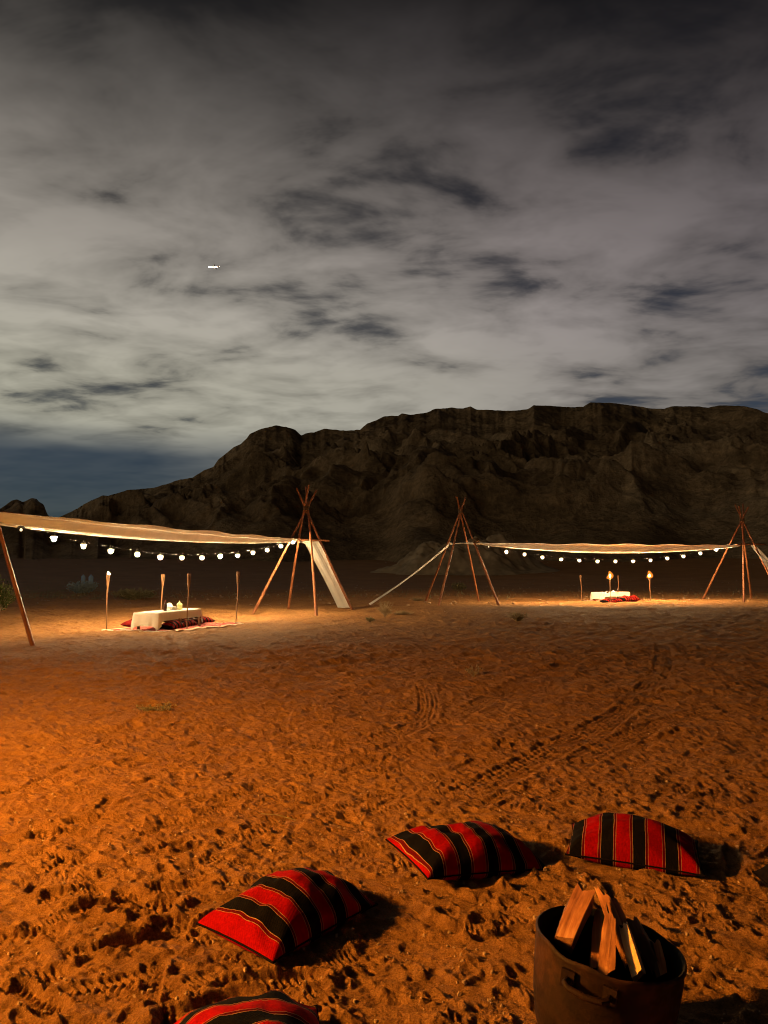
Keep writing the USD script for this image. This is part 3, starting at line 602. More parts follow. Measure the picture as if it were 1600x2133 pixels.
# ------------------------------------------------------------------ strings of bulbs
def bulb_string(label, pix, A, B, ends, dim=(), loc=(0, 0, 0)):
    t = thing('string_light', label, 'string lights', loc, group='strings of light bulbs')
    P = [on_line(u, v, A, B) for u, v in pix]
    pts = [np.array(ends[0])]
    for i, p in enumerate(P):
        q = p + [0, 0, 0.13]
        pts += [(pts[-1] + q) / 2 - [0, 0, 0.05], q]
    q = np.array(ends[1]); pts += [(pts[-1] + q) / 2 - [0, 0, 0.03], q]
    part('cord', tube(pts, 0.003, 5), SOCKET, t, world=True)
    r = np.random.default_rng(2)
    for i, p in enumerate(P):
        tilt = trimesh.transformations.rotation_matrix(r.normal(0, 0.12), [r.normal(), r.normal(), 0.01])
        small = i in dim
        rr = 0.03 if small else 0.057
        m = lathe([(0.001, -rr), (rr * .5, -rr * .87), (rr * .87, -rr * .5), (rr, 0), (rr * .87, rr * .5), (rr * .55, rr * .95), (0.022, rr * 1.3)], 12); m.apply_transform(tilt); m.apply_translation(p)
        b = part('bulb', m, BULB_DIM if small else BULB, t, True, world=True)
        k = lathe([(0.006, 0.145), (0.024, 0.14), (0.026, 0.095), (0.060, 0.085), (0.092, 0.045), (0.088, 0.045), (0.055, 0.08), (0.02, 0.088)], 12); k.apply_transform(tilt); k.apply_translation(p)
        part('socket', k, SOCKET, b, True, world=True)
LA, LB = (-8.6, 15.3), (-3.2, 27.0)
bulb_string('drooping string of warm bulbs below the left canopy, near the larger table', [(44, 1104), (112, 1123), (174, 1138), (231, 1148), (286, 1155), (334, 1161), (379, 1162), (421, 1162), (459, 1159), (495, 1157), (527, 1151), (557, 1146), (585, 1138), (610, 1130)], LA, LB,
            [C1a + [0, 0, -.1], at_y(640, 1124, 27.1)], dim=(0,), loc=(-6, 21, 2))
RA, RB = C2a + [-0.3, -.1, 0], C2b + [0.3, .1, 0]
bulb_string('string of warm bulbs in a shallow curve above the two flaming torches', [(1018, 1139), (1055, 1150), (1093, 1155), (1130, 1161), (1169, 1165), (1207, 1168), (1245, 1169.5), (1282, 1169.5), (1319, 1169), (1355, 1167), (1390, 1163), (1424, 1158.5), (1459, 1152.5), (1492, 1145.5), (1524, 1137.5)], RA, RB,
            [at_y(1000, 1133, 33.3), at_y(1540, 1134, 36.1)], dim=(0,), loc=(11, 35, 2))

# ------------------------------------------------------------------ torches
def teardrop(h, w, seed=0, n=10):
    r = np.random.default_rng(seed); s = np.linspace(0, 1, n)
    prof = np.stack([w * np.sqrt(np.clip(np.sin(PI * s ** 0.62), 0, 1)) * (1 - 0.35 * s) + 0.002, h * s], -1)
    m = lathe(prof, 12); v = m.vertices.copy()
    v[:, 0] += 0.18 * w * np.sin(v[:, 2] / h * 5 + r.uniform(0, 6)); v[:, 1] += 0.18 * w * np.sin(v[:, 2] / h * 4 + r.uniform(0, 6))
    m.vertices = v; return m

def torch(label, foot, h, lean, flame=None, seed=0, wick=True):
    r = np.random.default_rng(seed); t = thing('garden_torch', label, 'torch', foot, group='cane torches around the two tables')
    s = np.linspace(0, 1, 8); hb = h * 0.76
    pts = np.stack([lean[0] * s * .76 + 0.012 * np.sin(s * 5 + seed), lean[1] * s * .76 + 0.012 * np.cos(s * 4 + seed), -0.1 + s * (hb + 0.1)], -1); pts[:, :2] -= pts[0, :2]
    part('cane', tube(pts, np.linspace(0.013, 0.019, 8), 8), STICK, t)
    top = pts[-1]; d = np.array([lean[0] * .24, lean[1] * .24, h * 0.24])
    strips = []
    for k in range(9):
        a = 2 * PI * k / 9 + r.normal(0, .08); q = np.linspace(0, 1, 6)
        rad_ = 0.016 + 0.021 * np.sin(np.clip(q, 0, 1) * PI * 0.62) + (0.006 * q ** 2 if wick else 0)
        strips.append(tube(top + np.outer(q, d * (1 + 0.10 * r.random() * (k % 2))) + np.stack([rad_ * math.cos(a), rad_ * math.sin(a), 0 * q], -1), 0.008, 4))
    part('basket', cat_(strips), STICK, t)
    th = np.linspace(0, 2 * PI * 4, 40)
    part('binding', tube(top + np.outer(np.linspace(0.05, 0.3, 40), d) + np.stack([np.cos(th), np.sin(th), 0 * th], -1) * np.linspace(0.022, 0.036, 40)[:, None], 0.006, 4), STICK, t)
    part('fuel_can', lathe([(0.001, 0), (0.024, 0.0), (0.028, d[2] * .55), (0.014, d[2] * .6), (0.012, d[2] * .72), (0.001, d[2] * .73)], 12, top + d * 0.25), SOCKET, t, True)
    if flame == 'small':
        f = teardrop(0.09, 0.042, 3); f.apply_translation(top + d * 0.97 + [.01, 0, 0]); part('flame', f, SMALLFLAME, t, True)
    elif flame == 'big':
        f = teardrop(0.11, 0.032, seed); f.apply_translation(top + d * 0.92 + [0, 0, 0.05]); fl = part('flame', f, TORCHFLAME, t, True)
        vl = teardrop(0.40, 0.17, seed + 3, 14); vl.apply_translation(top + d * 0.90 - [0, 0, 0.05])
        part('flame_tongue', vl, FLAMEHALO, fl, True)
    return t
def torch_px(label, u0, v0, u1, v1, flame=None, seed=0, foot=None):
    f = gp(u0, v0) if foot is None else np.array(foot, float); f[2] = gz(f)
    tp = at_y(u1, v1, f[1]); torch(label, f, tp[2] - f[2], (tp[0] - f[0], 0.02), flame, seed)
torch_px('cane torch with a tiny white flame, leftmost beside the near table', 222, 1311, 226, 1197, 'small', 1)
torch_px('unlit cane torch standing behind the near table by its left end', 334, 1291, 339, 1197, None, 2, foot=gp(222, 1311) + (gp(491, 1302) - gp(390, 1313)))
torch_px('unlit cane torch standing in front of the near table', 390, 1313, 392, 1196, None, 3)
torch_px('unlit cane torch to the right of the near table, left of the tepee frame', 491, 1302, 495, 1191, None, 4)
torch_px('unlit pale cane torch left of the distant table', 1212, 1252, 1209, 1199, None, 5)
TB, TD, TA = gp(1271, 1257.5), gp(1355, 1254.5), gp(1212, 1252)
torch_px('flaming cane torch in front of the distant table', 1271, 1257, 1271, 1203, 'big', 6)
torch_px('flaming cane torch standing alone right of the distant table', 1355, 1255, 1354, 1202, 'big', 7)
torch_px('unlit cane torch behind the distant table, its stem cut off by the table top', 1291, 1249, 1288, 1199, None, 8, foot=TA + TD - TB)

# ------------------------------------------------------------------ cushions
def pillow_arrays(lx, ly, th, seed, n=44, lump=1.0, flat=0.35):
    r = np.random.default_rng(seed)
    g1 = np.sin(np.linspace(-PI / 2, PI / 2, n)); U, V = np.meshgrid(g1, g1, indexing='ij')
    pin = 0.07
    X = U * lx / 2 * (1 - pin * (1 - np.abs(V) ** 2.5) * np.abs(U) ** 3 * .55); Y = V * ly / 2 * (1 - pin * (1 - np.abs(U) ** 2.5) * np.abs(V) ** 3)
    prof = (np.clip(1 - U ** 2, 0, 1) ** 0.52) * (np.clip(1 - V ** 2, 0, 1) ** 0.52)
    nz = meshkit.fbm(np.stack([X * 5.5, Y * 5.5, 0 * X + seed], -1), 3, seed) - .5; crs = meshkit.fbm(np.stack([X * 9 + 3 * Y, Y * 16, 0 * X + seed], -1), 3, seed + 9) - .5
    fold = np.sin((np.arctan2(V, U)) * 11 + seed) * (np.hypot(U, V) ** 3) * (1 - np.maximum(np.abs(U), np.abs(V)) ** 6)
    top = th * (prof * (0.64 + 0.34 * nz * lump + 0.10 * crs * lump) + 0.05 * fold * lump)
    bot = -th * flat * prof
    vt = np.stack([X, Y, top], -1).reshape(-1, 3); vb = np.stack([X, Y, bot], -1).reshape(-1, 3)
    f = grid_faces(n, n); fb = grid_faces(n, n, flip=True)
    uv = np.stack([X, Y], -1).reshape(-1, 2)
    edge = np.concatenate([np.arange(n), np.arange(1, n) * n + n - 1, (n - 1) * n + np.arange(n - 2, -1, -1), np.arange(n - 2, 0, -1) * n])
    return np.vstack([vt, vb]), np.vstack([f, fb + n * n]), np.vstack([uv, uv]), vt[edge]

def cushion(label, center, ang, lx=0.66, ly=0.50, th=0.24, seed=0, m=STRIPE, pitch=0.0, roll=0.0, lift=0.0, name='floor_cushion', group=None, lump=1.0, seam=BLACKCLOTH):
    v, f, uv, e = pillow_arrays(lx, ly, th, seed, lump=lump)
    Rm = trimesh.transformations.euler_matrix(roll, pitch, 0)[:3, :3]
    v = v @ Rm.T; e = e @ Rm.T
    c, s = math.cos(ang), math.sin(ang)
    # let it sink onto the sand: flatten what would lie below ground
    base = np.array([center[0], center[1], 0.0]); base[2] = macro(base[0], base[1]) + lift
    lo = v[:, 2].min(); z0 = -lo * 0.62
    v[:, 2] = np.maximum(v[:, 2] + z0, -0.012 + 0.08 * np.minimum(v[:, 2] + z0, 0)); e[:, 2] = np.maximum(e[:, 2] + z0, 0.0)
    t = thing(name, label, 'cushion', base, ang, group)
    part('cover', (v, f), m, t, uv=uv)
    part('seam', tube(np.vstack([e, e[:1]]), 0.0045, 5, cap=False), seam, t, True)
    return t
def px_pose(pix_near, ang, lx, along=0.5): return None
GC = 'striped cushions lying on the sand around the fire pot'
cushion('red and black striped cushion farthest left, nearest of the three whole ones', (-0.40, 3.17), math.radians(53), 0.64, 0.445, 0.22, 1, STRIPE, 0.03, 0.03, group=GC)
cushion('red and black striped cushion behind the fire pot, its left end raised', (0.42, 3.80), math.radians(24), 0.69, 0.48, 0.225, 2, STRIPE_B, 0.10, 0.04, group=GC)
cushion('red and black striped cushion lying crosswise at the right, its stripes upright', (1.32, 3.90), math.radians(-19), 0.66, 0.42, 0.22, 3, STRIPE_B, 0.03, 0.05, group=GC)
cushion('red and black striped cushion cut off by the bottom edge of the picture', (-0.37, 2.10), math.radians(-74), 0.70, 0.50, 0.26, 4, STRIPE, 0.0, 0.0, group=GC)
cushion('black cushion of which only a rounded tip shows at the right edge', (2.10, 3.30), math.radians(-8), 0.70, 0.46, 0.26, 5, BLACKCLOTH, 0.0, 0.0, group=GC)

# ------------------------------------------------------------------ fire pot and firewood
PC = gp(1268, 1945, 0.335)[:2] - [0.048, 0.0]; PZ = float(macro(PC[0], PC[1])) - 0.02
pot = thing('fire_pot', 'dark sooty metal fire pot with a wavy rim, filled with firewood', 'fire pot', (PC[0], PC[1], PZ))
def pot_shell(rs, flip, rim=0.0):
    n = 64; g_ = np.arange(n) * 2 * PI / n; prof = np.array(rs, float) * [0.955, 0.92]; k = len(prof)
    wob = 1 + 0.010 * np.sin(3 * g_ + 1) + 0.006 * np.sin(7 * g_)
    v = np.stack([prof[:, None, 0] * np.cos(g_) * wob, prof[:, None, 0] * np.sin(g_) * wob, prof[:, None, 1] + (prof[:, None, 1] / 0.36) ** 6 * 0.006 * np.sin(9 * g_ + 2) * (0.5 + 0.5 * np.sin(2 * g_))], -1).reshape(-1, 3)
    i, j = np.meshgrid(np.arange(k - 1), np.arange(n), indexing='ij')
    q = np.stack([i * n + j, i * n + (j + 1) % n, (i + 1) * n + (j + 1) % n, (i + 1) * n + j], -1).reshape(-1, 4)
    if flip: q = q[:, ::-1]
    return trimesh.Trimesh(v, np.vstack([q[:, :3], q[:, [0, 2, 3]]]), process=False)
pot.AddRotateYOp().Set(8.5)
part('body', pot_shell([(0.02, 0.0), (0.17, 0.004), (0.195, 0.02), (0.212, 0.07), (0.222, 0.13), (0.2245, 0.135), (0.2255, 0.145), (0.228, 0.15), (0.235, 0.22), (0.240, 0.30), (0.241, 0.345), (0.245, 0.352), (0.245, 0.362), (0.239, 0.366)], False), RUST, pot, True)
part('lining', pot_shell([(0.239, 0.366), (0.233, 0.36), (0.230, 0.30), (0.215, 0.15), (0.20, 0.13), (0.02, 0.135)], False), SOOT, pot, True)
def pot_handle(a):
    d = np.array([math.cos(a), math.sin(a), 0]); s = np.array([-d[1], d[0], 0]); c = d * 0.232 + [0, 0, 0.285]
    hw = 0.062
    pts = [c - s * hw + d * .0, c - s * hw + d * 0.030, c - s * (hw - .012) + d * 0.042 + [0, 0, -.004], c + d * 0.047 + [0, 0, -.008], c + s * (hw - .012) + d * 0.042 + [0, 0, -.004], c + s * hw + d * 0.030, c + s * hw]
    m = tube(pts, 0.0095, 10)
    plates = [box(0.012, 0.04, 0.05, c + s * k * hw + d * 0.0, a) for k in (-1, 1)]
    return cat_([m] + plates)
part('handle', pot_handle(math.radians(-121)), RUST, pot); part('handle', pot_handle(math.radians(59)), RUST, pot)
ash = trimesh.creation.icosphere(3, 1.0); av = ash.vertices * [0.185, 0.185, 0.05]; av[:, 2] += 0.02 * (meshkit.fbm(ash.vertices * 4, 3, 3) - .5); ash.vertices = av + [0, 0, 0.15]
part('ash_bed', ash, SOOT, pot, True)

def log(label, p0, p1, w, th, roll, m_split, seed, spread=1.1):
    """a split wedge: two sawn-split faces and one bark face"""
    r = np.random.default_rng(seed); p0, p1 = np.array(p0, float), np.array(p1, float); ln = np.linalg.norm(p1 - p0)
    t = UsdGeom.Xform.Define(stage, path_for('firewood_log', '/World'))
    d = (p1 - p0) / ln; ref = np.array([0, -1.0, 0]); ref = ref - d * (ref @ d); ref /= np.linalg.norm(ref)
    c, s = math.cos(roll), math.sin(roll); side = np.cross(d, ref); ax = ref * c + side * s; ay = np.cross(d, ax)
    M = Gf.Matrix4d(*[float(q) for q in (*ax, 0, *ay, 0, *d, 0, *p0, 1)]); t.AddTransformOp().Set(M)
    tag(t.GetPrim(), label, 'firewood', 'split logs stacked in the fire pot')
    # section in local xy: apex towards +x, arc of bark at -x
    tap = r.uniform(-.12, .28)
    na = 7; arc = [(-th * 0.5 * math.cos(q) - 0.0, w * 0.5 * math.sin(q) * 1.0) for q in np.linspace(-spread, spread, na)]
    arc = np.array(arc); arc[:, 1] *= 1.0 / math.sin(min(spread, PI / 2)); apex = np.array([th * 0.5, r.normal(0, 0.12) * w])
    def side_pts(a, b, n): return np.array([a + (b - a) * q for q in np.linspace(0, 1, n)])
    face = np.vstack([side_pts(arc[-1], apex, 7), side_pts(apex, arc[0], 7)[1:]])
    def skin(sec, rough, sd):
        nl = 26; zz = np.linspace(0, ln, nl); k = len(sec)
        v = np.zeros((nl, k, 3)); sc = 1 - 0.10 * np.abs(np.linspace(-1, 1, nl)) ** 3 + 0.07 * np.sin(zz * 13 + sd) - tap * np.linspace(0, 1, nl)
        v[..., :2] = sec[None] * sc[:, None, None]; v[..., 2] = zz[:, None]
        nz = meshkit.fbm(np.stack([v[..., 0] * 55, v[..., 1] * 55, v[..., 2] * 9], -1), 3, sd) - 0.5
        bend = 0.012 * np.sin(zz * 7 + sd)
        rr_ = np.linalg.norm(sec, axis=1)[None] + 1e-6
        v[..., :2] += v[..., :2] / rr_[..., None] * (nz * rough)[..., None]
        v[..., 0] += bend[:, None]
        v[0, :, 2] += 0.03 * sec[:, 1] / w; v[-1, :, 2] += (r.normal(0, .5) - 0.3) * sec[:, 1] - 0.25 * sec[:, 0] + 0.012 * np.sin(sec[:, 1] * 300 + sd); v[0, :, 2] += r.normal(0, .4) * sec[:, 1]
        return v, (v.reshape(-1, 3), grid_faces(nl, k))
    v1, m1 = skin(face, 0.017, seed + 1); v2, m2 = skin(arc, 0.015, seed + 2)
    v2[:, 0] = v1[:, -1]; v2[:, -1] = v1[:, 0]; m2 = (v2.reshape(-1, 3), m2[1])
    part('split_face', m1, m_split, t, 40); part('bark', m2, WOOD_BARK, t, 40)
    ends = []
    for idx in (0, -1):
        ring = np.vstack([v1[idx], v2[idx][1:-1]]); c_ = ring.mean(0); n = len(ring)
        vv = np.vstack([ring, c_]); ff = [(i, (i + 1) % n, n) if idx else ((i + 1) % n, i, n) for i in range(n)]
        ends.append(trimesh.Trimesh(vv, ff, process=False))
    part('cut_end', ends[0], m_split, t, False); part('cut_end', ends[1], WOOD_BARK, t, False)

Y0 = PC[1]
def LG(label, b, tp, yb, yt, w, th, roll, m, seed): log(label, at_y(*b, yb), at_y(*tp, yt), w, th, roll, m, seed)
LG('thick split log at the left of the pot, its bright side facing left', (1188, 1968), (1232, 1872), Y0 - .03, Y0 + .10, 0.095, 0.095, 0.10, WOOD_RED, 3)
LG('dark log leaning at the back of the pot behind the pale one', (1318, 1990), (1268, 1868), Y0 + .05, Y0 + .16, 0.085, 0.08, 0.10, WOOD_RED, 9)
LG('thin dark stick just right of the thick left log', (1243, 2015), (1253, 1905), Y0 - .07, Y0 + .05, 0.034, 0.034, 0.2, WOOD_RED, 15)
LG('reddish log with a lighter right side in the middle of the pot', (1266, 2026), (1276, 1908), Y0 - .12, Y0 + .0, 0.050, 0.055, 0.1, WOOD_RED, 21)
LG('pale splintered log, brightest piece in the pot', (1332, 2030), (1302, 1926), Y0 - .12, Y0 - .0, 0.048, 0.055, -0.10, WOOD_PALE, 27)
LG('dark log crossing behind the pale splintered one', (1368, 2010), (1322, 1915), Y0 - .02, Y0 + .09, 0.050, 0.05, 0.3, WOOD_BARK, 33)
LG('thin reddish stick at the right side of the pot', (1378, 2030), (1367, 1965), Y0 - .06, Y0 + .02, 0.026, 0.03, 0.5, WOOD_RED, 39)

# ------------------------------------------------------------------ the two low tables
def skirt_cloth(lx, ly, zt, drop_long, drop_short, corner, seed, flare=0.055):
    """a cloth over a rectangular table: flat top, rounded edge, hanging skirt, long tails at the corners"""
    n = 240; th_ = []
    rc = 0.035
    per = []; nor = []; drop = []
    segs = [(-lx / 2, -ly / 2, lx / 2, -ly / 2, drop_long), (lx / 2, -ly / 2, lx / 2, ly / 2, drop_short), (lx / 2, ly / 2, -lx / 2, ly / 2, drop_long), (-lx / 2, ly / 2, -lx / 2, -ly / 2, drop_short)]
    for k, (x0, y0, x1, y1, dr) in enumerate(segs):
        ln = math.hypot(x1 - x0, y1 - y0); d = np.array([x1 - x0, y1 - y0]) / ln; nn = np.array([d[1], -d[0]])
        m = 70 if k % 2 == 0 else 44
        nxt = segs[(k + 1) % 4]; d2 = np.array([nxt[2] - nxt[0], nxt[3] - nxt[1]]); d2 = d2 / np.linalg.norm(d2); n2 = np.array([d2[1], -d2[0]])
        for q in np.linspace(0, 1, m, endpoint=False):
            s = rc + q * (ln - 2 * rc); per.append(np.array([x0, y0]) + d * s); nor.append(nn)
            e = min(s, ln - s); drop.append(dr + corner * math.exp(-e / 0.07))
        cc = np.array([x1, y1]) - d * rc - nn * rc
        for q in np.linspace(0, 1, 14, endpoint=False):
            v = nn * math.cos(q * PI / 2) + n2 * math.sin(q * PI / 2); per.append(cc + v * rc); nor.append(v)
            drop.append(dr * (1 - q) + nxt[4] * q + corner)
    per, nor, drop = np.array(per), np.array(nor), np.array(drop); N = len(per)
    arc = np.arange(N) / N
    rows = [np.column_stack([per * s, np.full(N, zt + (0.004 if s < 1 else 0))]) for s in (0.0, 0.3, 0.6, 0.85, 0.97)]
    rp = 0.012
    r = np.random.default_rng(seed)
    rip = sum(np.sin(arc * 2 * PI * k + r.uniform(0, 6)) / (1 + abs(k - 16) * .1) for k in (9, 14, 19, 25, 31)) * 0.3
    nearc = np.clip((drop - np.minimum(drop_long, drop_short)) / (corner + 1e-6), 0, 1)
    for k in np.linspace(0, 1, 14):
        hang = drop * k
        off = rp * min(1, k * 8) + flare * k * (0.35 + 0.65 * nearc) + 0.018 * k * rip * (0.4 + nearc)
        rows.append(np.column_stack([per + nor * off[:, None], zt - hang - rp * (k > 0) * 0 + 0.003 * (k == 0)]))
    V = np.array(rows); V = np.concatenate([V, V[:, :1]], 1)
    return (V.reshape(-1, 3), grid_faces(V.shape[0], V.shape[1]))

def low_table(center, ang, zt, where, seed, lx=2.25, ly=0.74, dl=0.21, ds=0.33):
    b = (center[0], center[1], macro(center[0], center[1]))
    t = thing('low_table', f'low wooden table hidden under the white cloth {where}', 'table', b, ang)
    part('tabletop', box(lx - .03, ly - .03, 0.03, (0, 0, zt - 0.02)), PLAIN_WOOD, t)
    for sx in (-1, 1):
        for sy in (-1, 1): part('leg', box(0.06, 0.06, zt - .035, (sx * (lx / 2 - .12), sy * (ly / 2 - .09), (zt - .035) / 2)), PLAIN_WOOD, t)
    c = thing('tablecloth', f'white tablecloth with hanging corners over the low table {where}', 'tablecloth', b, ang)
    part('cloth', skirt_cloth(lx, ly, zt, dl, ds, 0.12, seed), LINEN, c, True)
    return b
def local(b, ang, x, y, z): return (b[0] + x * math.cos(ang) - y * math.sin(ang), b[1] + x * math.sin(ang) + y * math.cos(ang), b[2] + z)

T1, TA1 = (-5.84, 19.45), math.radians(77)
b1 = low_table(T1, TA1, 0.47, 'at the left', 1)
T2, TA2 = gp(1276, 1253.5)[:2] + [0.1, 0.6], math.radians(36)
b2 = low_table(T2, TA2, 0.48, 'at the right', 2)

RUGM = mat('woven_rug', {
    'uv': ('uvmap', {'attribute': 'st'}), 'sp': ('separate_xyz', {}), 'k': ('math', {'math_type': 'multiply', 'value2': 5.0}), 'fr': ('math', {'math_type': 'fraction'}),
    'r': ('rgb_ramp', {'interpolate': False, 'ramp': [(0.0, (0.24, 0.03, 0.022)), (0.35, (0.05, 0.02, 0.018)), (0.45, (0.42, 0.28, 0.18)), (0.5, (0.20, 0.025, 0.02)), (0.8, (0.40, 0.10, 0.07)), (0.88, (0.24, 0.03, 0.022))]}),
    'ay': ('math', {'math_type': 'absolute'}), 'ed': ('math', {'math_type': 'greater_than', 'value2': 0.90}), 'mx': ('mix_color', {'b': (0.52, 0.33, 0.22)}),
    'p': ('principled_bsdf', {'roughness': 0.95, 'specular_ior_level': 0.1})},
    [('uv.UV', 'sp.vector'), ('sp.x', 'k.value1'), ('k.value', 'fr.value1'), ('fr.value', 'r.fac'), ('sp.y', 'ay.value1'), ('ay.value', 'ed.value1'), ('ed.value', 'mx.fac'), ('r.color', 'mx.a'), ('mx.result', 'p.base_color')])
def rug(label, c, ang, lx, ly, seed):
    nx, ny = 70, 44; U, V = np.meshgrid(np.linspace(-1, 1, nx), np.linspace(-1, 1, ny), indexing='ij')
    x, y = U * lx / 2, V * ly / 2; X = c[0] + x * math.cos(ang) - y * math.sin(ang); Y = c[1] + x * math.sin(ang) + y * math.cos(ang)
    zz = np.maximum(ndimage.maximum_filter(ground(X, Y), 3), 0) + 0.012 + 0.022 * np.clip(meshkit.fbm(np.stack([x * 1.7, y * 1.7, 0 * x], -1), 2, seed) - .35, 0, 1)
    t = thing('rug', label, 'rug', (c[0], c[1], 0), ang)
    v = np.stack([x, y, zz], -1).reshape(-1, 3); vb = v - [0, 0, 0.010]
    e = np.concatenate([np.arange(ny), np.arange(1, nx) * ny + ny - 1, (nx - 1) * ny + np.arange(ny - 2, -1, -1), np.arange(nx - 2, 0, -1) * ny])
    n = len(v); sf = []
    for i in range(len(e)): a, b_ = e[i], e[(i + 1) % len(e)]; sf += [(a, a + n, b_), (b_, a + n, b_ + n)]
    uv = np.stack([x, V], -1).reshape(-1, 2)
    part('pile', (np.vstack([v, vb]), np.vstack([grid_faces(nx, ny), grid_faces(nx, ny, True) + n, sf])), RUGM, t, uv=np.vstack([uv, uv]))
    r = np.random.default_rng(seed); fr_ = []
    for sx in (0, nx - 1):
        for j in range(ny * 2):
            p = v.reshape(nx, ny, 3)[sx, j // 2] + [0, r.normal(0, .01), 0]; s = -1 if sx == 0 else 1
            fr_.append(tube([p, p + [s * 0.06, r.normal(0, .012), -0.003], p + [s * 0.12, r.normal(0, .025), -0.008]], 0.0055, 4, False))
    part('fringe', cat_(fr_), LINEN, t, kind='stuff')
rug('worn red striped rug spread under the left table', (-5.67, 19.67), math.radians(65), 3.1, 2.05, 3)
rug('dark red rug under the right table, seen edge on', (T2[0] + .05, T2[1]), math.radians(36), 2.7, 1.6, 4)

G1, G2 = 'striped cushions around the left table', 'striped cushions in front of the right table'
a1 = math.radians(66)
for k, (u, v, lx, an, lab) in enumerate([(359, 1312, .80, 8, 'long dark red striped cushion in front of the left table, by its hanging corner'), (382, 1307, .85, 12, 'striped cushion lying behind the front torch at the left table'), (414, 1301, .95, 2, 'striped cushion at the far end of the left table with orange-red bands')]):
    p = gp(u, v); cushion(lab, (p[0], p[1]), a1 + math.radians(an), lx, 0.50, 0.26, 20 + k, (STRIPE, STRIPE_B, STRIPE)[k], lift=0.02, group=G1)
p = gp(357, 1306); cushion('black cushion leaning under the hanging cloth of the left table', (p[0] + .02, p[1]), a1, .72, .42, .26, 31, BLACKCLOTH, roll=-0.25, lift=0.16, group=G1)
p = gp(281, 1307); cushion('dark red cushion sticking out behind the left table', (p[0], p[1] + .2), a1, .8, .48, .24, 33, REDCLOTH, lift=0.02, group=G1)
for k, u in enumerate((1266, 1283, 1303, 1319)):
    p = gp(u, 1256.5 - (u - 1262) * 0.035)
    cushion(('flat dark striped cushion at the left end of the row before the right table', 'second striped cushion from the left before the right table', 'plump striped cushion leaning up before the right table', 'rightmost striped cushion, past the end of the right table')[k], (p[0], p[1]), math.radians(36), .62, .5, (.24, .24, .32, .30)[k], 40 + k, STRIPE if k % 2 else STRIPE_B, lift=0.02 + 0.05 * (k > 1), group=G2)

# things on the tables
def on_table(b, ang, u, v, z):                      # the point of the table top under the pixel
    d = ray(u, v); return np.array([0, 0, EYE]) + d * ((b[2] + z - EYE) / d[2])
q = on_table(b1, TA1, 374, 1270, 0.47)
lt = thing('lantern', 'small glowing yellow lantern with a pointed roof on the left table', 'lantern', (q[0], q[1], 0.475), 0.5)
part('base', box(0.125, 0.125, 0.018, (0, 0, 0.009)), WHITEMETAL, lt)
for sx in (-1, 1):
    for sy in (-1, 1): part('post', box(0.014, 0.014, 0.125, (sx * .054, sy * .054, 0.018 + 0.0625)), WHITEMETAL, lt)
for k in range(4):
    a = k * PI / 2; part('pane', box(0.094, 0.006, 0.118, (0.052 * math.sin(a), -0.052 * math.cos(a), 0.079), a), LANTERN_GLOW, lt)
for k in range(4):
    a = k * PI / 2 ; part('window_bar', cat_([box(0.010, 0.006, 0.118, (0.057 * math.sin(a), -0.057 * math.cos(a), 0.079), a)]), WHITEMETAL, lt)
part('roof', trimesh.Trimesh(np.array([(-.075, -.075, .143), (.075, -.075, .143), (.075, .075, .143), (-.075, .075, .143), (-.02, -.02, .195), (.02, -.02, .195), (.02, .02, .195), (-.02, .02, .195)]), np.array([(0, 1, 5), (0, 5, 4), (1, 2, 6), (1, 6, 5), (2, 3, 7), (2, 7, 6), (3, 0, 4), (3, 4, 7), (4, 5, 6), (4, 6, 7), (0, 2, 1), (0, 3, 2)]), process=False), WHITEMETAL, lt, False)
part('finial', lathe([(0.018, 0.195), (0.016, 0.215), (0.008, 0.222), (0.013, 0.235), (0.001, 0.248)], 10), WHITEMETAL, lt, True)
q = on_table(b1, TA1, 355, 1271, 0.47)
bw = thing('serving_bowl', 'white china bowl with a plate leaning on it on the left table', 'bowl', (q[0], q[1], 0.475))
part('bowl', lathe([(0.001, 0.004), (0.05, 0.002), (0.06, 0.012), (0.10, 0.06), (0.118, 0.10), (0.112, 0.10), (0.09, 0.05), (0.001, 0.02)], 24), CHINA, bw, True)
pl = lathe([(0.001, 0), (0.07, 0.001), (0.10, 0.013), (0.10, 0.017), (0.06, 0.007), (0.001, 0.006)], 24); pl.apply_transform(trimesh.transformations.rotation_matrix(1.25, [1, 0, 0])); pl.apply_translation((-.02, -.06, 0.10)); part('plate', pl, CHINA, bw, True)
q = on_table(b1, TA1, 344, 1273, 0.47)
bt = thing('bottle', 'dark bottle beside the white bowl on the left table', 'bottle', (q[0], q[1], 0.475))
part('glass', lathe([(0.001, 0), (0.042, 0.002), (0.044, 0.01), (0.044, 0.16), (0.036, 0.19), (0.016, 0.225), (0.015, 0.275), (0.001, 0.276)], 16), DARKGLASS, bt, True)
part('cap', lathe([(0.017, 0.262), (0.017, 0.285), (0.001, 0.287)], 12), REDCLOTH, bt, True)
q = on_table(b1, TA1, 365, 1270.5, 0.47)
tp = thing('small_teapot', 'small pinkish teapot right of the white bowl on the left table', 'teapot', (q[0], q[1], 0.475))
part('body', lathe([(0.001, 0), (0.035, 0.002), (0.052, 0.03), (0.05, 0.06), (0.03, 0.082), (0.001, 0.085)], 16), CHINA, tp, True)
part('spout', tube([(0.04, 0, 0.035), (0.075, 0, 0.06), (0.085, 0, 0.085)], [0.014, 0.01, 0.007], 8), CHINA, tp); part('lid_knob', lathe([(0.012, .084), (0.012, .096), (0.001, .102)], 10), CHINA, tp, True)
q = on_table(b2, TA2, 1278, 1236, 0.48)
cu = thing('tea_set', 'pale cups and pot huddled on the middle of the right table', 'tea set', (q[0], q[1], b2[2] + 0.485))
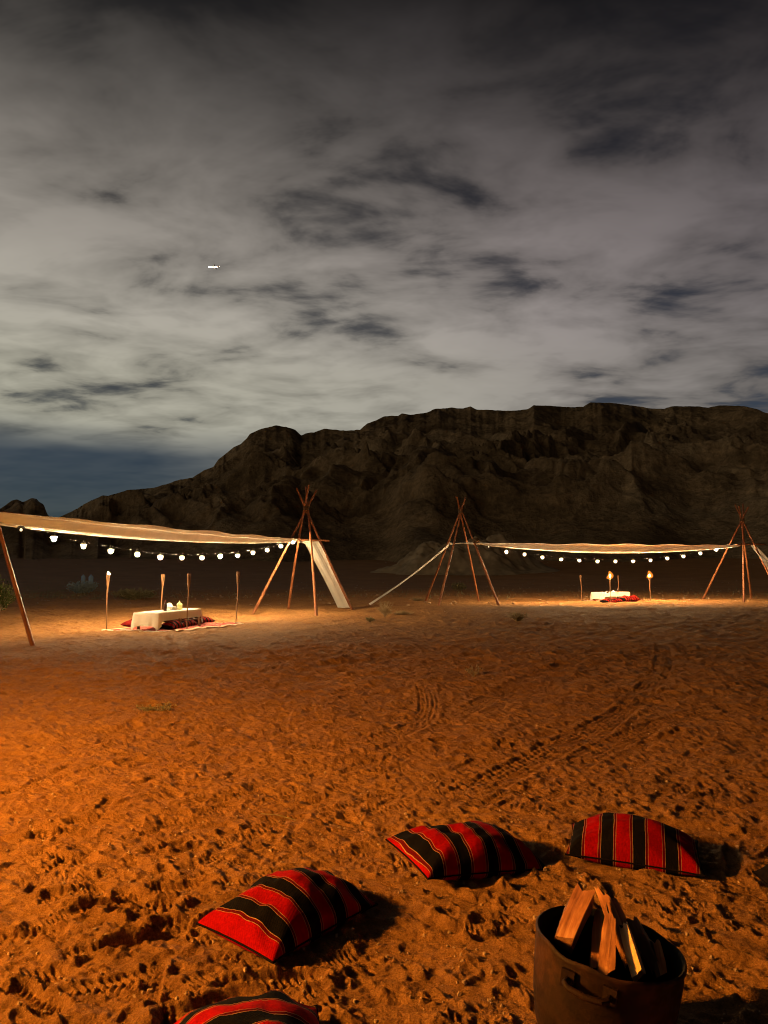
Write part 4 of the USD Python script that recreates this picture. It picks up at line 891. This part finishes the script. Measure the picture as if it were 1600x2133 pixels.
part('pot', lathe([(0.001, 0), (0.05, 0.002), (0.085, 0.05), (0.07, 0.1), (0.03, 0.125), (0.015, 0.15), (0.001, 0.155)], 16), CHINA, cu, True)
for dx, dy in ((-.17, 0), (.16, .05), (.2, -.08)): part('cup', lathe([(0.001, 0), (0.03, 0.002), (0.042, 0.07), (0.038, 0.07), (0.001, 0.012)], 14, (dx, dy, 0)), CHINA, cu, True)
q = on_table(b2, TA2, 1265.5, 1236, 0.48)
bk = thing('coffee_pot', 'small dark coffee pot left of the cups on the right table', 'coffee pot', (q[0], q[1], b2[2] + 0.485))
part('body', lathe([(0.001, 0), (0.055, 0.002), (0.06, 0.03), (0.035, 0.09), (0.045, 0.12), (0.02, 0.15), (0.001, 0.155)], 16), DARKGLASS, bk, True)
part('spout', tube([(0.05, 0, 0.05), (0.10, 0, 0.09), (0.12, 0, 0.12)], [0.016, 0.010, 0.006], 8), DARKGLASS, bk); part('handle', tube([(-.035, 0, .1), (-.09, 0, .1), (-.09, 0, .05), (-.055, 0, .035)], 0.007, 6), DARKGLASS, bk)
q = on_table(b2, TA2, 1287.5, 1236, 0.48)
dj = thing('bottle', 'dark slim bottle right of the cups on the right table', 'bottle', (q[0], q[1], b2[2] + 0.485))
part('glass', lathe([(0.001, 0), (0.042, 0.002), (0.044, 0.15), (0.016, 0.21), (0.015, 0.26), (0.001, 0.261)], 14), DARKGLASS, dj, True); part('cap', lathe([(0.017, 0.25), (0.017, 0.27), (0.001, 0.272)], 10), REDCLOTH, dj, True)
p = at_y(396, 1290, 19.35)
ar = thing('arm_rest', 'low dark wooden arm rest standing among the cushions of the left table', 'arm rest', (p[0], p[1], 0.0), math.radians(66))
part('bar', box(0.85, 0.03, 0.025, (0, 0, 0.23)), PLAIN_WOOD, ar)
for s in (-1, 1): part('foot', cat_([box(0.05, 0.05, 0.215, (s * .40, 0, 0.1075)), box(0.06, 0.07, 0.05, (s * .40, 0, 0.268))]), PLAIN_WOOD, ar)

# ------------------------------------------------------------------ shrubs, weeds, posts, straw, pebbles
def shrub(name, label, base, h, w, nstem, nleaf, lm, seed, leaf_len=0.05, up=0.7, stem_r=0.008, cat='shrub', group=None, tuft=False):
    r = np.random.default_rng(seed); base = np.array([base[0], base[1], gz(base)])
    t = thing(name, label, cat, base, group=group)
    tubes, lv, lf, k = [], [], [], 0
    for i in range(nstem):
        a = r.uniform(0, 2 * PI); rr = w * math.sqrt(r.random()); hh = h * r.uniform(0.55, 1.0) * (1 - 0.35 * (rr / w) ** 2)
        tip = np.array([rr * math.cos(a), rr * math.sin(a), hh]); mid = tip * [0.35 * (2 - up * 1.2), 0.35 * (2 - up * 1.2), 0.55] + r.normal(0, 0.03 * h, 3)
        q = np.linspace(0, 1, 6)[:, None]; pts = 2 * q * (1 - q) * mid + q ** 2 * tip; pts[0, 2] -= 0.03
        tubes.append(tube(pts, np.linspace(stem_r, stem_r * .3, 6), 4, False))
        m = max(1, nleaf // nstem); s = r.uniform(0.15 if tuft else 0.35, 1.0, m)[:, None]
        c = 2 * s * (1 - s) * mid + s ** 2 * tip + r.normal(0, 0.05 * w + .006, (m, 3))
        c[:, 2] = np.maximum(c[:, 2], 0.01)
        d = r.normal(0, 1, (m, 3)); d[:, 2] = np.abs(d[:, 2]) * up * 1.6; d += tip / np.linalg.norm(tip) * up; d /= np.linalg.norm(d, axis=1, keepdims=True)
        n_ = np.cross(d, r.normal(0, 1, (m, 3))); n_ /= np.linalg.norm(n_, axis=1, keepdims=True)
        ll = leaf_len * r.uniform(.6, 1.3, (m, 1)); ww = ll * (0.09 if tuft else 0.24)
        quad = np.stack([c, c + d * ll * .5 + n_ * ww, c + d * ll, c + d * ll * .5 - n_ * ww], 1)
        lv.append(quad.reshape(-1, 3)); lf.append((np.arange(m)[:, None, None] * 4 + np.array([[0, 1, 2], [0, 2, 3]])[None]).reshape(-1, 3) + k); k += 4 * m
    part('stems', cat_(tubes), TWIG, t); part('leaves', (np.vstack(lv), np.vstack(lf)), lm, t, False, kind='stuff')
    return t
p = gp(-12, 1288); shrub('green_shrub', 'green leafy shrub at the left edge behind the slanting pole', p, 1.32, 0.62, 46, 2600, LEAF_GREEN, 1, 0.085, 0.5, 0.012)
p = gp(172, 1238); shrub('desert_shrub', 'pale blue-grey desert shrub in the dark beyond the left table', p, 0.95, 1.1, 60, 2400, LEAF_BLUE, 2, 0.16, 0.7, 0.016)
GS = 'low dry tufts on the dark plain'
p = gp(272, 1248); shrub('desert_shrub', 'wide low dry shrub behind the leftmost torch', p, 0.62, 1.15, 90, 2600, LEAF_DULL, 3, 0.13, 0.8, 0.012)
p = gp(309, 1246); shrub('desert_shrub', 'small dry shrub just left of the torch behind the near table', p, 0.45, 0.5, 34, 900, LEAF_DULL, 13, 0.12, 0.8, 0.01)
p = gp(803, 1283); shrub('desert_shrub', 'upright dry shrub in the middle between the two left-hand and right-hand frames', p, 0.56, 0.40, 34, 1500, LEAF_DRY, 4, 0.030, 1.05, 0.011)
p = gp(771, 1293); shrub('desert_shrub', 'small dark green tuft at the left foot of the upright dry shrub', p, 0.17, 0.16, 22, 260, LEAF_DULL, 5, 0.05, 0.7, 0.005)
p = gp(836, 1278); shrub('desert_shrub', 'flat dark weed right of the upright dry shrub', p, 0.14, 0.50, 50, 900, LEAF_DRY, 6, 0.06, 0.5, 0.005, tuft=True)
p = gp(1078, 1293); shrub('desert_shrub', 'grey spiky weed on the dark sand below the right-hand frame', p, 0.32, 0.36, 44, 700, LEAF_DRY, 7, 0.09, 0.9, 0.006, tuft=True)
p = gp(870, 1254); shrub('desert_shrub', 'small weed at the left foot of the second frame', p, 0.22, 0.5, 40, 700, LEAF_DRY, 8, 0.08, 0.7, 0.006, tuft=True)
p = gp(986, 1411); shrub('dry_sprig', 'pale dry twig sprouting from the orange sand in mid picture', p, 0.20, 0.13, 9, 60, LEAF_DRY, 9, 0.05, 0.9, 0.004, 'twig')
p = gp(955, 1232); shrub('desert_shrub', 'dim tall shrub seen through the legs of the second frame', p, 0.75, 0.7, 50, 1500, LEAF_DULL, 10, 0.12, 0.7, 0.012)
p = gp(325, 1480); shrub('sand_weed', 'flat greenish weed in the sand left of the middle', p, 0.03, 0.24, 30, 260, LEAF_DULL, 11, 0.03, 0.3, 0.0015, 'weed')
r = np.random.default_rng(77); gv, gf, gn = [], [], 0
for k in range(4200):
    u, v = r.uniform(-40, 215) if r.random() < .5 else r.uniform(215, 1640), 1206 + 42 * r.random(); p = gp(u, v); h = r.uniform(.05, .22); a = r.uniform(0, 6.28)
    dv = np.array([math.cos(a), math.sin(a), 0]); b0 = np.array([p[0], p[1], gz(p) - .01]); tip = b0 + dv * r.uniform(0, .2) + [0, 0, h]
    gv.append([b0 - dv * .03, b0 + dv * .03, tip]); gf.append([gn, gn + 1, gn + 2]); gn += 3
gc = usdkit.mesh(stage, '/World/ground_cover', (np.array(gv).reshape(-1, 3), np.array(gf)), LEAF_DULL, smooth=False); tag(gc.GetPrim(), 'sparse pale dry growth covering the dark plain behind the left table', 'ground cover', kind='stuff')
p = gp(173, 1217); p = p / np.linalg.norm(p[:2]) * 62; p[2] = gz(p)
for k, (du, lab) in enumerate([(0, 'dim blue-grey post above the pale shrub, the left one of two'), (0.62, 'dim blue-grey post above the pale shrub, the right one of two, slightly thicker')]):
    b = thing('blue_post', lab, 'post', (p[0] + du, p[1], p[2]), 0.2)
    part('body', lathe([(0.001, 0), (0.15 + .03 * k, 0.0), (0.16 + .03 * k, 0.5), (0.155 + .03 * k, 1.15), (0.13, 1.25), (0.06, 1.28), (0.055, 1.34), (0.001, 1.35)], 16), BLUEPOST, b, True)
    part('band', lathe([(0.165 + .03 * k, 0.55), (0.175 + .03 * k, 0.56), (0.175 + .03 * k, 0.61), (0.165 + .03 * k, 0.62)], 16), BLUEPOST, b, True)
p0, p1 = gl(543, 1695), gl(617, 1701)
s = thing('straw', 'thin pale straw lying on the sand left of the cushions', 'straw', p0)
part('stalk', tube([p0 + [0, 0, .008], (p0 * .55 + p1 * .45) + [0, .01, .014], p1 + [0, 0, .006]], 0.0035, 6), LEAF_DRY, s, world=True); part('node', tube([p0 * .55 + p1 * .45 + [-.004, .01, .014], p0 * .55 + p1 * .45 + [.004, .01, .014]], 0.0046, 6), TWIG, s, world=True)
peb = []
r = np.random.default_rng(5)
ico = trimesh.creation.icosphere(1)
PV, PF = [], []; cnt = 0
for k in range(800):
    v = 1205 + 920 * r.random() ** 1.4 if k > 350 else r.uniform(1640, 2130); p = gp(r.uniform(-60, 1660), v); sz = r.uniform(0.002, 0.007) * (1 + 0.09 * np.hypot(p[0], p[1]))
    vv = ico.vertices * r.uniform(.6, 1.2, 3) * sz * (1 + 0.25 * r.normal(size=(len(ico.vertices), 1)).clip(-1, 1)); PV.append(vv + [p[0], p[1], gz(p) + sz * .2]); PF.append(ico.faces + cnt); cnt += len(vv)
for k in range(420):
    p = gp(r.uniform(-40, 1640), r.uniform(1204, 1262)); sz = r.uniform(0.02, 0.07) * (1 + .01 * p[1])
    vv = ico.vertices * r.uniform(.6, 1.2, 3) * sz * [1, 1, .6] * (1 + 0.25 * r.normal(size=(len(ico.vertices), 1)).clip(-1, 1)); PV.append(vv + [p[0], p[1], gz(p) + sz * .2]); PF.append(ico.faces + cnt); cnt += len(vv)
pb = usdkit.mesh(stage, '/World/pebbles', (np.vstack(PV), np.vstack(PF)), STONE, smooth=False); tag(pb.GetPrim(), 'small pale pebbles and grit scattered over the sand', 'pebbles', kind='stuff')

# ------------------------------------------------------------------ the aircraft far off
pa = at_y(446, 556, 1500.0)
pl_ = thing('airliner', 'tiny airliner with lit lamps crossing the cloudy sky', 'airplane', pa, 0.0)
def spindle(xs, rs): return tube(np.stack([xs, 0 * xs, 0 * xs], -1), rs, 14)
xs = np.linspace(-12.5, 12.5, 14); part('fuselage', spindle(xs, 0.95 * np.clip(np.sin(np.linspace(0.25, PI - .08, 14)), .1, 1) ** .45), AIRFRAME, pl_)
for s in (-1, 1):
    part('wing', trimesh.Trimesh(np.array([(-2.5, s * 1.2, -.5), (2.6, s * 1.2, -.5), (4.2, s * 13, .3), (2.8, s * 13, .3), (-2.5, s * 1.2, -.25), (2.6, s * 1.2, -.25), (4.2, s * 13, .42), (2.8, s * 13, .42)]), trimesh.creation.box([1, 1, 1]).convex_hull.faces, process=False).convex_hull, AIRFRAME, pl_, False)
    part('tailplane', trimesh.convex.convex_hull(np.array([(9, s * .4, .3), (11.5, s * .4, .3), (12.2, s * 4.6, .6), (11.2, s * 4.6, .6), (9, s * .4, .5), (11.5, s * .4, .5)])), AIRFRAME, pl_, False)
    part('engine', (lambda m: (m.vertices + [0, s * 4.3, -1.5], m.faces))(spindle(np.linspace(-1.9, 1.6, 6), np.array([.3, .4, .45, .4, .35, .25]))), AIRFRAME, pl_)
part('tail_fin', trimesh.convex.convex_hull(np.array([(8.2, -.12, 1), (11.8, -.12, 1), (12.6, -.1, 2.6), (11.5, -.1, 2.6), (8.2, .12, 1), (11.8, .12, 1), (12.6, .1, 2.6), (11.5, .1, 2.6)])), AIRFRAME, pl_, False)
for k, (x, w, zz) in enumerate([(-10.5, 2.2, .1), (-6.5, 3.4, .35), (-2.0, 3.4, .35), (2.4, 3.0, .45), (5.6, 2.2, .2)]):
    part('lamp', box(w + 1.9, 0.5, 1.1, (x, -1.5, zz - 1.3)), PLANE_LIGHT if k in (0, 3) else PLANE_WARM, pl_)
part('lamp', box(1.2, 0.5, 0.5, (11.8, -1.0, .3)), PLANE_WARM, pl_)

# ------------------------------------------------------------------ the fire basket that lights the foreground from beyond the left edge
fz = float(macro(FIRE_P[0], FIRE_P[1]))
fb = thing('fire_basket', 'iron fire basket burning on a tall pole left of the camp', 'fire basket', (FIRE_P[0], FIRE_P[1], fz))
hz = FIRE_P[2] - fz
part('pole', tube([(0, 0, -.2), (0, 0, hz - .55)], 0.035, 10), RUST, fb)
part('basket', cat_([tube([(0.05 * math.cos(a), 0.05 * math.sin(a), hz - .55), (0.16 * math.cos(a), 0.16 * math.sin(a), hz - .42), (0.20 * math.cos(a), 0.20 * math.sin(a), hz - .2)], 0.010, 6) for a in np.arange(8) * PI / 4] + [trimesh.creation.torus(0.20, 0.012, 24, 8).apply_translation((0, 0, hz - .2))]), RUST, fb)
fl = teardrop(0.62, 0.26, 5, 12); fl.apply_translation((0, 0, hz - .30)); part('flame', fl, FIREFLAME, fb, True)
